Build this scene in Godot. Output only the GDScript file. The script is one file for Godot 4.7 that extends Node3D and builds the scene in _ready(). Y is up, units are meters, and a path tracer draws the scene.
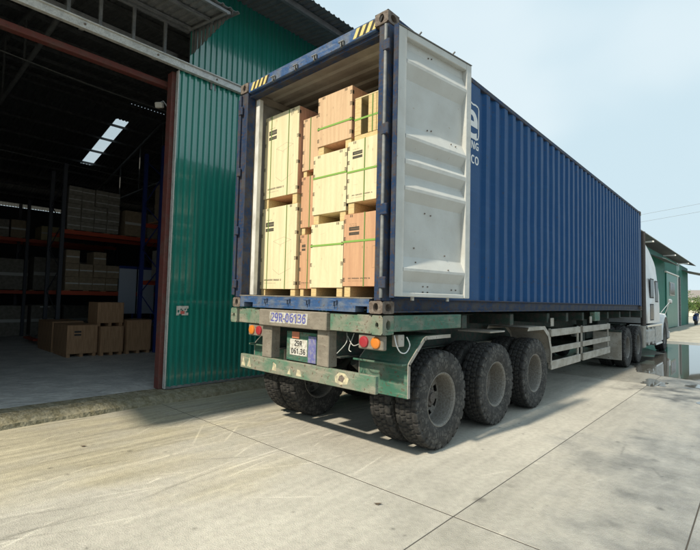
extends Node3D
# World axes: x to the right of the container's right side, y up, -z along the trailer towards the tractor. Container rear sill at z = 0.

class MB:
	var v := PackedVector3Array()
	var n := PackedVector3Array()
	var uv := PackedVector2Array()
	var ix := PackedInt32Array()
	var xf := Transform3D()
	func _p(a: Vector3, nn: Vector3, t: Vector2) -> void:
		v.append(xf * a); n.append((xf.basis * nn).normalized()); uv.append(t)
	# corners counter-clockwise seen from outside
	func quad(a: Vector3, b: Vector3, c: Vector3, d: Vector3, u0 := Vector2(0, 1), u1 := Vector2(1, 0)) -> void:
		var nn := (c - a).cross(d - b)
		if nn.length_squared() < 1e-16: return
		nn = nn.normalized()
		var k := v.size()
		_p(a, nn, Vector2(u0.x, u0.y)); _p(b, nn, Vector2(u1.x, u0.y)); _p(c, nn, Vector2(u1.x, u1.y)); _p(d, nn, Vector2(u0.x, u1.y))
		ix.append_array(PackedInt32Array([k, k + 2, k + 1, k, k + 3, k + 2]))
	func tri(a: Vector3, b: Vector3, c: Vector3) -> void:
		var nn := (b - a).cross(c - a)
		if nn.length_squared() < 1e-18: return
		nn = nn.normalized()
		var k := v.size()
		_p(a, nn, Vector2.ZERO); _p(b, nn, Vector2(1, 0)); _p(c, nn, Vector2(1, 1))
		ix.append_array(PackedInt32Array([k, k + 2, k + 1]))
	func box(lo: Vector3, hi: Vector3, bev := 0.0) -> void:
		var b: float = minf(bev, 0.45 * minf(hi.x - lo.x, minf(hi.y - lo.y, hi.z - lo.z)))
		var c := (lo + hi) * 0.5
		var h := (hi - lo) * 0.5
		var ax := [Vector3.RIGHT, Vector3.UP, Vector3.BACK]
		for i in 3:
			var j := (i + 1) % 3
			var k := (i + 2) % 3
			for s in [-1.0, 1.0]:
				var o: Vector3 = c + ax[i] * h[i] * s
				var e1: Vector3 = ax[j] * (h[j] - b)
				var e2: Vector3 = ax[k] * (h[k] - b)
				if s > 0: quad(o - e1 - e2, o + e1 - e2, o + e1 + e2, o - e1 + e2)
				else: quad(o - e1 - e2, o - e1 + e2, o + e1 + e2, o + e1 - e2)
		if b <= 0.0: return
		for i in 3:
			var j := (i + 1) % 3
			var k := (i + 2) % 3
			for s in [-1.0, 1.0]:
				for t in [-1.0, 1.0]:
					var e: Vector3 = ax[k] * (h[k] - b)
					var p: Vector3 = c + ax[i] * h[i] * s + ax[j] * (h[j] - b) * t
					var q: Vector3 = c + ax[i] * (h[i] - b) * s + ax[j] * h[j] * t
					if s * t > 0: quad(p - e, q - e, q + e, p + e)
					else: quad(q - e, p - e, p + e, q + e)
		for s in [-1.0, 1.0]:
			for t in [-1.0, 1.0]:
				for w in [-1.0, 1.0]:
					var p := c + Vector3(h.x * s, (h.y - b) * t, (h.z - b) * w)
					var q := c + Vector3((h.x - b) * s, h.y * t, (h.z - b) * w)
					var r := c + Vector3((h.x - b) * s, (h.y - b) * t, h.z * w)
					if s * t * w > 0: tri(p, q, r)
					else: tri(p, r, q)
	# closed outline (counter-clockwise seen from +z) pushed along z
	func prism(poly: PackedVector2Array, z0: float, z1: float) -> void:
		var m := poly.size()
		for i in m:
			var a := poly[i]
			var b := poly[(i + 1) % m]
			quad(Vector3(a.x, a.y, z1), Vector3(a.x, a.y, z0), Vector3(b.x, b.y, z0), Vector3(b.x, b.y, z1))
		var t := Geometry2D.triangulate_polygon(poly)
		for i in range(0, t.size(), 3):
			var a := poly[t[i]]
			var b := poly[t[i + 1]]
			var c := poly[t[i + 2]]
			if (b - a).cross(c - a) < 0:
				var sw := b
				b = c
				c = sw
			tri(Vector3(a.x, a.y, z1), Vector3(b.x, b.y, z1), Vector3(c.x, c.y, z1))
			tri(Vector3(a.x, a.y, z0), Vector3(c.x, c.y, z0), Vector3(b.x, b.y, z0))
	func tube(pts: Array, r: float, sides := 8) -> void:
		var rings := []
		for i in pts.size():
			var d: Vector3
			if i == 0: d = pts[1] - pts[0]
			elif i == pts.size() - 1: d = pts[i] - pts[i - 1]
			else: d = pts[i + 1] - pts[i - 1]
			d = d.normalized()
			var u := d.cross(Vector3.UP if absf(d.y) < 0.9 else Vector3.RIGHT).normalized()
			var w := d.cross(u)
			var ring := []
			for k in sides:
				var a := TAU * k / sides
				ring.append([pts[i] + (u * cos(a) + w * sin(a)) * r, u * cos(a) + w * sin(a)])
			rings.append(ring)
		for i in rings.size() - 1:
			for k in sides:
				var k2 := (k + 1) % sides
				var q := v.size()
				for e in [rings[i][k], rings[i][k2], rings[i + 1][k2], rings[i + 1][k]]:
					_p(e[0], e[1], Vector2.ZERO)
				ix.append_array(PackedInt32Array([q, q + 2, q + 1, q, q + 3, q + 2]))
		for e in [0, rings.size() - 1]:
			for k in range(1, sides - 1):
				if e == 0: tri(rings[0][0][0], rings[0][k + 1][0], rings[0][k][0])
				else: tri(rings[e][0][0], rings[e][k][0], rings[e][k + 1][0])
	# profile of Vector2(x along the axis, radius), turned round the x axis
	func lathe(prof: Array, segs := 32, skip = null) -> void:
		for i in prof.size() - 1:
			var p: Vector2 = prof[i]
			var q: Vector2 = prof[i + 1]
			var t := (q - p).normalized()
			var nn := Vector2(t.y, -t.x)   # (axial, radial)
			for k in segs:
				if skip != null and skip.call(i, k): continue
				var a0 := TAU * k / segs
				var a1 := TAU * (k + 1) / segs
				var o := v.size()
				for e in [[p, a0], [p, a1], [q, a1], [q, a0]]:
					var c := cos(e[1])
					var s := sin(e[1])
					_p(Vector3(e[0].x, e[0].y * c, e[0].y * s), Vector3(-nn.x, -nn.y * c, -nn.y * s), Vector2(k, i))
				ix.append_array(PackedInt32Array([o, o + 2, o + 1, o, o + 3, o + 2]))
	func mesh() -> ArrayMesh:
		var a := []
		a.resize(Mesh.ARRAY_MAX)
		a[Mesh.ARRAY_VERTEX] = v; a[Mesh.ARRAY_NORMAL] = n; a[Mesh.ARRAY_TEX_UV] = uv; a[Mesh.ARRAY_INDEX] = ix
		var m := ArrayMesh.new()
		m.add_surface_from_arrays(Mesh.PRIMITIVE_TRIANGLES, a)
		return m

var M := {}
var taken := {}
var cache := {}
var rng := RandomNumberGenerator.new()

func V(x: float, y: float, z: float) -> Vector3: return Vector3(x, y, z)
func srgb(c: Color) -> Color: return c.linear_to_srgb()
func numbered(parent: Node, called: String) -> String:
	var key := str(parent.get_instance_id()) + "/" + called
	taken[key] = taken.get(key, -1) + 1
	return called if taken[key] == 0 else called + "_%03d" % taken[key]
func put(parent: Node3D, called: String, shape, m: Material) -> MeshInstance3D:
	var o := MeshInstance3D.new()
	o.mesh = shape.mesh() if shape is MB else shape
	o.material_override = m
	o.name = numbered(parent, called)
	parent.add_child(o, true)
	return o
func thing(called: String, label: String, category: String, at: Vector3, group := "") -> Node3D:
	var o := Node3D.new()
	o.name = numbered(self, called)
	add_child(o, true)
	o.position = at
	tag(o, label, category, group)
	return o
func tag(o: Node, label: String, category: String, group := "") -> void:
	o.set_meta("label", label); o.set_meta("category", category)
	if group != "": o.set_meta("group", group)
func structure(called: String, shape, m: Material, label := "") -> MeshInstance3D:
	var o := put(self, called, shape, m)
	o.set_meta("kind", "structure")
	if label != "": o.set_meta("label", label)
	return o
# part of a thing, given in world coordinates
func part(t: Node3D, called: String, shape, m: Material) -> MeshInstance3D:
	var o := put(t, called, shape, m)
	o.position = -t.position if t.get_parent() == self else Vector3.ZERO
	return o
func boxmesh(size: Vector3, bev := 0.004) -> ArrayMesh:
	var key := "%.4f %.4f %.4f %.4f" % [size.x, size.y, size.z, bev]
	if not cache.has(key):
		var b := MB.new()
		b.box(-size * 0.5, size * 0.5, bev)
		cache[key] = b.mesh()
	return cache[key]
func bx(t: Node3D, called: String, lo: Vector3, hi: Vector3, m: Material, bev := 0.004) -> MeshInstance3D:
	var o := put(t, called, boxmesh(hi - lo, bev), m)
	o.position = (lo + hi) * 0.5 - (t.position if t.get_parent() == self else Vector3.ZERO)
	return o

func _ready() -> void:
	rng.seed = 4711
	# camera
	var cam := Camera3D.new()
	add_child(cam)
	cam.position = V(2.5604, 1.5831, 3.2462)
	cam.rotation_order = EULER_ORDER_YXZ
	cam.rotation_degrees = V(3.036, 42.484, 1.368)
	cam.fov = 63.03
	cam.near = 0.05
	cam.far = 900.0
	cam.current = true
	# sky, exposure
	var env := Environment.new()
	env.background_mode = Environment.BG_SKY
	var sky := Sky.new()
	sky.sky_material = make_sky()
	env.sky = sky
	env.tonemap_mode = Environment.TONE_MAPPER_LINEAR
	env.tonemap_exposure = 1.06
	env.sdfgi_enabled = true
	env.ssao_enabled = true
	env.ssil_enabled = true
	var we := WorldEnvironment.new()
	we.environment = env
	add_child(we)
	# sun: behind the camera, along the trailer, 46 degrees up
	var sun := DirectionalLight3D.new()
	add_child(sun)
	sun.look_at_from_position(V(-0.037, 1.0, 0.95), Vector3.ZERO, Vector3.UP)
	sun.light_energy = 1.6
	sun.light_angular_distance = 2.0
	sun.light_color = Color(1.0, 0.95, 0.86)
	sun.shadow_enabled = true

	make_materials()
	make_concrete()
	build_ground()
	build_warehouse()
	build_sliding_door()
	build_interior()
	build_far()
	build_container()
	build_crates()
	build_trailer()
	build_tractor()

func make_sky() -> ProceduralSkyMaterial:
	var sm := ProceduralSkyMaterial.new()
	sm.sky_top_color = Color(0.785, 0.875, 0.92)
	sm.sky_horizon_color = Color(0.81, 0.895, 0.93)
	sm.sky_curve = 0.25
	sm.ground_bottom_color = Color(0.45, 0.44, 0.42)
	sm.ground_horizon_color = Color(0.62, 0.64, 0.64)
	sm.sun_angle_max = 40.0
	sm.sun_curve = 0.2
	var w := 512
	var h := 256
	var f := noise(81, 1.0, 5)
	f.frequency = 0.8
	var im := Image.create(w, h, false, Image.FORMAT_RGBA8)
	for y in h:
		var el := PI * (0.5 - (y + 0.5) / h)
		for x in w:
			var az := TAU * (x + 0.5) / w
			var d := V(cos(el) * sin(az), sin(el), -cos(el) * cos(az))
			var k := 1.0 / (maxf(d.y, 0.0) + 0.35)
			var n := f.get_noise_3d(d.x * k * 1.1, d.y * 1.5, d.z * k * 1.1)
			var c := smoothstep(-0.16, 0.40, n)
			im.set_pixel(x, y, Color(1.0, 1.0, 1.0, c))
	sm.sky_cover = ImageTexture.create_from_image(im)
	sm.sky_cover_modulate = Color(0.38, 0.32, 0.27)
	return sm

# ---------------------------------------------------------------- textures and materials
func noise(seed_: int, freq: float, octaves := 4) -> FastNoiseLite:
	var f := FastNoiseLite.new()
	f.seed = seed_; f.noise_type = FastNoiseLite.TYPE_SIMPLEX_SMOOTH; f.frequency = freq; f.fractal_octaves = octaves
	return f
func bytes_of(seed_: int, freq: float, size: int, octaves := 4) -> PackedByteArray:
	var im := noise(seed_, freq, octaves).get_seamless_image(size, size)
	im.convert(Image.FORMAT_L8)
	return im.get_data()
# two linear colours mixed by coarse noise, with finer speckle in brightness
func mottle(seed_: int, freq: float, a: Color, b: Color, thr := 0.5, soft := 0.25, speckle := 0.12, size := 256, fine := 0.15) -> ImageTexture:
	var n1 := bytes_of(seed_, freq, size)
	var n2 := bytes_of(seed_ + 7, fine, size, 3)
	var out := PackedByteArray()
	out.resize(size * size * 3)
	for i in size * size:
		var t := clampf((n1[i] / 255.0 + (n2[i] / 255.0 - 0.5) * 0.25 - thr + soft) / (2.0 * soft), 0.0, 1.0)
		var k := 1.0 + (n2[i] / 255.0 - 0.5) * 2.0 * speckle
		var r := (a.r + (b.r - a.r) * t) * k
		var g := (a.g + (b.g - a.g) * t) * k
		var bl := (a.b + (b.b - a.b) * t) * k
		out[i * 3] = int(255.0 * pow(clampf(r, 0, 1), 0.4545))
		out[i * 3 + 1] = int(255.0 * pow(clampf(g, 0, 1), 0.4545))
		out[i * 3 + 2] = int(255.0 * pow(clampf(bl, 0, 1), 0.4545))
	return ImageTexture.create_from_image(Image.create_from_data(size, size, false, Image.FORMAT_RGB8, out))
# dried mud over rubber: pale plates with dark cracks between them, worn off in places
func caked(seed_: int) -> ImageTexture:
	var size := 512
	var f := FastNoiseLite.new()
	f.seed = seed_; f.noise_type = FastNoiseLite.TYPE_CELLULAR; f.frequency = 0.035; f.fractal_type = FastNoiseLite.FRACTAL_NONE
	f.cellular_return_type = FastNoiseLite.RETURN_DISTANCE2_SUB
	f.domain_warp_enabled = true; f.domain_warp_amplitude = 14.0; f.domain_warp_frequency = 0.03
	var im := f.get_seamless_image(size, size, false, false, 0.1, true)
	im.convert(Image.FORMAT_L8)
	var c := im.get_data()
	var n := bytes_of(seed_ + 1, 0.012, size)
	var g := bytes_of(seed_ + 2, 0.25, size, 3)
	var out := PackedByteArray()
	out.resize(size * size * 3)
	for i in size * size:
		var crack := clampf((c[i] / 255.0 - 0.08) / 0.22, 0.0, 1.0)
		var cover := clampf((n[i] / 255.0 - 0.36) * 3.2, 0.06, 1.0)
		var t := crack * cover
		var k := 1.0 + (g[i] / 255.0 - 0.5) * 0.35
		out[i * 3] = int(255.0 * pow(clampf((0.024 + 0.070 * t) * k, 0, 1), 0.4545))
		out[i * 3 + 1] = int(255.0 * pow(clampf((0.024 + 0.067 * t) * k, 0, 1), 0.4545))
		out[i * 3 + 2] = int(255.0 * pow(clampf((0.024 + 0.060 * t) * k, 0, 1), 0.4545))
	return ImageTexture.create_from_image(Image.create_from_data(size, size, false, Image.FORMAT_RGB8, out))
# painted steel: even paint, a film of dust in broad drifts, streaked scuffs, rust where chips have come off
func worn(seed_: int, paint: Color, dust: Color, rust: Color, dusty := 0.5, scuff := 0.3, chips := 0.70) -> ImageTexture:
	var size := 512
	var lo := bytes_of(seed_, 0.008, size)
	var hi := bytes_of(seed_ + 1, 0.045, size, 5)
	var fi := bytes_of(seed_ + 2, 0.3, size, 3)
	var si := noise(seed_ + 3, 0.05, 3).get_seamless_image(64, size)
	si.resize(size, size, Image.INTERPOLATE_CUBIC)
	si.convert(Image.FORMAT_L8)
	var st := si.get_data()
	var out := PackedByteArray()
	out.resize(size * size * 3)
	for i in size * size:
		var f := fi[i] / 255.0 - 0.5
		var d := clampf((lo[i] / 255.0 - 0.5) * 1.6 + dusty + f * 0.5, 0.0, 1.0)
		var sc := clampf((st[i] / 255.0 + f * 0.3 - 0.62) * 5.0, 0.0, 1.0) * scuff
		var ch := clampf((hi[i] / 255.0 + f * 0.12 - chips) * 14.0, 0.0, 1.0)
		var k := 1.0 + f * 0.16
		var c := paint.lerp(dust, d * 0.85).lerp(dust * 1.25, sc).lerp(rust, ch * 0.85)
		out[i * 3] = int(255.0 * pow(clampf(c.r * k, 0, 1), 0.4545))
		out[i * 3 + 1] = int(255.0 * pow(clampf(c.g * k, 0, 1), 0.4545))
		out[i * 3 + 2] = int(255.0 * pow(clampf(c.b * k, 0, 1), 0.4545))
	return ImageTexture.create_from_image(Image.create_from_data(size, size, false, Image.FORMAT_RGB8, out))
func bumps(seed_: int, freq: float, strength := 4.0, size := 256, octaves := 4) -> ImageTexture:
	var im := noise(seed_, freq, octaves).get_seamless_image(size, size)
	im.convert(Image.FORMAT_RGBA8)
	im.bump_map_to_normal_map(strength)
	return ImageTexture.create_from_image(im)
func flat(c: Color, rough := 0.7, metal := 0.0) -> StandardMaterial3D:
	var m := StandardMaterial3D.new()
	m.albedo_color = srgb(c); m.roughness = rough; m.metallic = metal
	return m
func tri(tex: Texture2D, scale_: Vector3, rough := 0.7, metal := 0.0, nrm: Texture2D = null, nscale := 0.3) -> StandardMaterial3D:
	var m := StandardMaterial3D.new()
	m.albedo_texture = tex; m.roughness = rough; m.metallic = metal
	m.uv1_triplanar = true; m.uv1_world_triplanar = true; m.uv1_scale = scale_
	if nrm:
		m.normal_enabled = true; m.normal_texture = nrm; m.normal_scale = nscale
	return m

func make_materials() -> void:
	var rough_n := bumps(3, 0.06, 6.0)
	var dent_n := bumps(5, 0.012, 10.0, 256, 2)
	M.slab = tri(mottle(31, 0.02, Color(0.42, 0.425, 0.42), Color(0.54, 0.54, 0.525), 0.5, 0.3, 0.10), V(0.35, 0.35, 0.35), 0.6, 0.0, rough_n, 0.25)
	M.kerb = tri(mottle(32, 0.03, Color(0.17, 0.15, 0.085), Color(0.28, 0.26, 0.19), 0.5, 0.3, 0.18), V(0.9, 0.9, 0.9), 0.95, 0.0, rough_n, 0.9)
	M.far_concrete = tri(mottle(30, 0.02, Color(0.34, 0.32, 0.27), Color(0.44, 0.42, 0.36), 0.5, 0.3, 0.15), V(0.12, 0.12, 0.12), 0.85)
	M.white_scuffed = tri(mottle(64, 0.03, Color(0.50, 0.50, 0.47), Color(0.26, 0.24, 0.20), 0.55, 0.18, 0.08), V(2.2, 2.2, 2.2), 0.7)
	M.blue_scuffed = tri(mottle(65, 0.03, Color(0.12, 0.13, 0.34), Color(0.24, 0.24, 0.33), 0.6, 0.25, 0.08), V(2, 2, 2), 0.7)
	M.rust_pipe = tri(mottle(66, 0.05, Color(0.10, 0.085, 0.075), Color(0.055, 0.045, 0.04), 0.5, 0.2, 0.3), V(2, 2, 2), 0.6, 0.3)
	M.joint = flat(Color(0.06, 0.054, 0.046), 0.95)
	M.earth = tri(mottle(33, 0.02, Color(0.22, 0.20, 0.16), Color(0.33, 0.31, 0.27), 0.5, 0.3, 0.2), V(0.06, 0.06, 0.06), 0.95)
	M.green = tri(mottle(34, 0.016, Color(0.012, 0.200, 0.158), Color(0.015, 0.228, 0.180), 0.5, 0.3, 0.05), V(1.6, 0.09, 1.6), 0.20, 0.0, dent_n, 0.06)
	M.green.metallic_specular = 0.9
	M.green.clearcoat_enabled = true
	M.green.clearcoat = 1.0
	M.green.clearcoat_roughness = 0.07
	M.green_far = tri(mottle(35, 0.02, Color(0.016, 0.16, 0.125), Color(0.03, 0.20, 0.16), 0.5, 0.3, 0.06), V(0.4, 0.08, 0.4), 0.40)
	M.galv = tri(mottle(36, 0.03, Color(0.42, 0.43, 0.42), Color(0.56, 0.57, 0.55), 0.45, 0.3, 0.15), V(0.9, 0.9, 0.9), 0.5, 0.25)
	M.galv_dark = tri(mottle(37, 0.03, Color(0.16, 0.17, 0.175), Color(0.24, 0.25, 0.255), 0.5, 0.3, 0.12), V(0.6, 0.6, 0.6), 0.6, 0.2)
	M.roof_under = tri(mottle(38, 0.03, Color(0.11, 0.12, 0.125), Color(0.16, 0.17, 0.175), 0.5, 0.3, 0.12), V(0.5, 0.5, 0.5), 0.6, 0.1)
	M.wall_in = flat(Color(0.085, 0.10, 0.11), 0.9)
	M.red_steel = tri(worn(291, Color(0.12, 0.026, 0.02), Color(0.10, 0.06, 0.05), Color(0.06, 0.03, 0.02), 0.2, 0.2, 0.7), V(0.8, 0.8, 0.8), 0.7)
	M.blue = tri(worn(241, Color(0.006, 0.057, 0.178), Color(0.012, 0.066, 0.180), Color(0.05, 0.045, 0.05), 0.18, 0.28, 0.82), V(0.45, 0.45, 0.45), 0.42, 0.0, dent_n, 0.12)
	M.blue.metallic_specular = 0.26
	M.blue_worn = tri(worn(251, Color(0.030, 0.085, 0.215), Color(0.15, 0.17, 0.19), Color(0.09, 0.065, 0.05), 0.22, 0.45, 0.74), V(0.9, 0.9, 0.9), 0.5, 0.0, rough_n, 0.15)
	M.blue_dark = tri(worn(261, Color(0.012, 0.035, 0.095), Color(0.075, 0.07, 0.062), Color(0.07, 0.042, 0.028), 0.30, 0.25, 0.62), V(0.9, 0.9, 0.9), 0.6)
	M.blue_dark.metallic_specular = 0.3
	M.casting = tri(mottle(43, 0.03, Color(0.10, 0.075, 0.06), Color(0.19, 0.16, 0.135), 0.5, 0.3, 0.15), V(2, 2, 2), 0.85, 0.0, rough_n, 0.2)
	M.white_door = tri(worn(271, Color(0.52, 0.535, 0.52), Color(0.44, 0.44, 0.415), Color(0.30, 0.22, 0.15), 0.25, 0.10, 0.84), V(0.55, 0.55, 0.55), 0.55, 0.0, rough_n, 0.06)
	M.inner_wall = tri(mottle(45, 0.025, Color(0.66, 0.66, 0.63), Color(0.50, 0.49, 0.45), 0.62, 0.2, 0.08), V(0.7, 0.5, 0.7), 0.7)
	M.inner_roof = tri(mottle(46, 0.02, Color(0.47, 0.43, 0.36), Color(0.38, 0.34, 0.28), 0.5, 0.3, 0.1), V(0.6, 0.6, 0.6), 0.7)
	M.gasket = flat(Color(0.02, 0.02, 0.022), 0.7)
	M.dark = flat(Color(0.008, 0.008, 0.009), 0.9)
	M.plank = tri(mottle(47, 0.03, Color(0.22, 0.13, 0.07), Color(0.14, 0.085, 0.05), 0.5, 0.3, 0.25), V(2, 2, 0.3), 0.8)
	M.pine = tri(mottle(48, 0.03, Color(0.66, 0.52, 0.27), Color(0.56, 0.42, 0.20), 0.5, 0.3, 0.12), V(1.2, 5, 5), 0.8)
	M.ply = tri(mottle(49, 0.02, Color(0.70, 0.60, 0.36), Color(0.60, 0.50, 0.29), 0.5, 0.3, 0.10), V(4, 0.5, 4), 0.75)
	M.ply_pink = tri(mottle(50, 0.02, Color(0.66, 0.37, 0.24), Color(0.54, 0.29, 0.18), 0.5, 0.3, 0.10), V(4, 0.5, 4), 0.75)
	M.ply_brown = tri(mottle(51, 0.02, Color(0.41, 0.245, 0.135), Color(0.31, 0.18, 0.095), 0.5, 0.3, 0.15), V(4, 0.5, 4), 0.8)
	M.clip = flat(Color(0.10, 0.09, 0.075), 0.5, 0.6)
	M.strap = flat(Color(0.22, 0.40, 0.09), 0.4)
	M.strap_dark = flat(Color(0.13, 0.22, 0.06), 0.45)
	M.paint_worn = tri(worn(201, Color(0.075, 0.175, 0.115), Color(0.25, 0.225, 0.18), Color(0.10, 0.055, 0.035), 0.58, 0.5, 0.74), V(0.7, 0.7, 0.7), 0.75, 0.0, rough_n, 0.15)
	M.paint_green = tri(worn(211, Color(0.034, 0.135, 0.092), Color(0.17, 0.185, 0.145), Color(0.10, 0.055, 0.035), 0.22, 0.45, 0.72), V(0.8, 0.8, 0.8), 0.6, 0.0, rough_n, 0.12)
	M.steel_dusty = tri(worn(221, Color(0.17, 0.15, 0.12), Color(0.25, 0.225, 0.185), Color(0.10, 0.055, 0.035), 0.5, 0.35, 0.76), V(0.8, 0.8, 0.8), 0.85, 0.0, rough_n, 0.15)
	M.chassis = tri(mottle(55, 0.03, Color(0.02, 0.045, 0.035), Color(0.055, 0.05, 0.045), 0.55, 0.2, 0.25), V(1.2, 1.2, 1.2), 0.85)
	M.guard = tri(worn(231, Color(0.42, 0.40, 0.36), Color(0.27, 0.245, 0.20), Color(0.10, 0.055, 0.035), 0.45, 0.2, 0.76), V(0.8, 0.8, 0.8), 0.7, 0.0, rough_n, 0.15)
	M.rubber = tri(mottle(57, 0.05, Color(0.010, 0.010, 0.011), Color(0.040, 0.038, 0.034), 0.62, 0.25, 0.15, 256, 0.3), V(1.6, 1.6, 1.6), 0.85, 0.0, rough_n, 0.25)
	M.rubber_side = tri(caked(157), V(1.05, 1.05, 1.05), 0.92, 0.0, rough_n, 0.25)
	M.rim = tri(mottle(58, 0.05, Color(0.23, 0.225, 0.21), Color(0.13, 0.115, 0.095), 0.55, 0.25, 0.10), V(2.5, 2.5, 2.5), 0.65, 0.2)
	M.hub = tri(mottle(67, 0.05, Color(0.11, 0.10, 0.09), Color(0.06, 0.05, 0.045), 0.5, 0.2, 0.2), V(3, 3, 3), 0.7)
	M.lens_red = flat(Color(0.32, 0.03, 0.04), 0.25)
	M.lens_amber = flat(Color(0.58, 0.19, 0.03), 0.25)
	M.plate = tri(mottle(68, 0.03, Color(0.60, 0.60, 0.56), Color(0.40, 0.38, 0.33), 0.6, 0.2, 0.08), V(2.5, 2.5, 2.5), 0.6)
	M.ink = flat(Color(0.02, 0.02, 0.025), 0.6)
	M.blue_ink = tri(mottle(69, 0.04, Color(0.07, 0.08, 0.33), Color(0.22, 0.22, 0.36), 0.62, 0.15, 0.1), V(3, 3, 3), 0.7)
	M.white_paint = flat(Color(0.72, 0.73, 0.73), 0.6)
	M.yellow_paint = flat(Color(0.60, 0.50, 0.19), 0.7)
	M.black_paint = flat(Color(0.02, 0.02, 0.02), 0.6)
	M.cream_paint = tri(mottle(59, 0.03, Color(0.58, 0.53, 0.36), Color(0.36, 0.33, 0.24), 0.55, 0.25, 0.08), V(2, 2, 2), 0.7)
	M.orange_plate = flat(Color(0.52, 0.19, 0.11), 0.6)
	M.cab = tri(worn(281, Color(0.70, 0.71, 0.71), Color(0.50, 0.485, 0.45), Color(0.3, 0.28, 0.25), 0.10, 0.10, 0.9), V(0.5, 0.5, 0.5), 0.28)
	M.cab.clearcoat_enabled = true
	M.cab.clearcoat = 0.6
	M.glass = flat(Color(0.012, 0.016, 0.018), 0.2)
	M.glass.metallic_specular = 0.2
	M.chrome = flat(Color(0.62, 0.62, 0.60), 0.22, 0.85)
	M.alu = tri(mottle(61, 0.03, Color(0.46, 0.46, 0.44), Color(0.30, 0.29, 0.26), 0.6, 0.2, 0.12), V(1, 1, 1), 0.45, 0.5)
	M.rack_blue = flat(Color(0.010, 0.028, 0.16), 0.6)
	M.rack_grey = flat(Color(0.045, 0.05, 0.065), 0.6)
	M.rack_orange = flat(Color(0.34, 0.045, 0.014), 0.6)
	M.carton = tri(mottle(62, 0.03, Color(0.27, 0.21, 0.14), Color(0.21, 0.16, 0.105), 0.5, 0.3, 0.1), V(1, 1, 1), 0.85)
	M.carton_grey = tri(mottle(63, 0.03, Color(0.24, 0.225, 0.195), Color(0.17, 0.155, 0.13), 0.5, 0.3, 0.1), V(1, 1, 1), 0.85)
	M.panel_white = flat(Color(0.36, 0.40, 0.48), 0.5)
	M.wrap = flat(Color(0.45, 0.45, 0.43), 0.3)
	var sk := StandardMaterial3D.new()
	sk.albedo_color = Color(0.92, 0.95, 0.95, 0.25); sk.transparency = BaseMaterial3D.TRANSPARENCY_ALPHA; sk.roughness = 0.1
	M.skylight = sk
	M.leaf = flat(Color(0.06, 0.12, 0.025), 0.7)
	M.leaf.backlight_enabled = true
	M.leaf.backlight = Color(0.25, 0.4, 0.1)
	M.leaf2 = flat(Color(0.09, 0.14, 0.03), 0.7)
	M.bark = flat(Color(0.10, 0.075, 0.05), 0.9)
	M.house_cream = flat(Color(0.62, 0.60, 0.52), 0.8)
	M.house_roof = flat(Color(0.22, 0.20, 0.19), 0.8)
	var w := StandardMaterial3D.new()
	w.albedo_color = srgb(Color(0.085, 0.085, 0.078)); w.roughness = 0.03; w.metallic_specular = 1.0
	M.water = w

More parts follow.
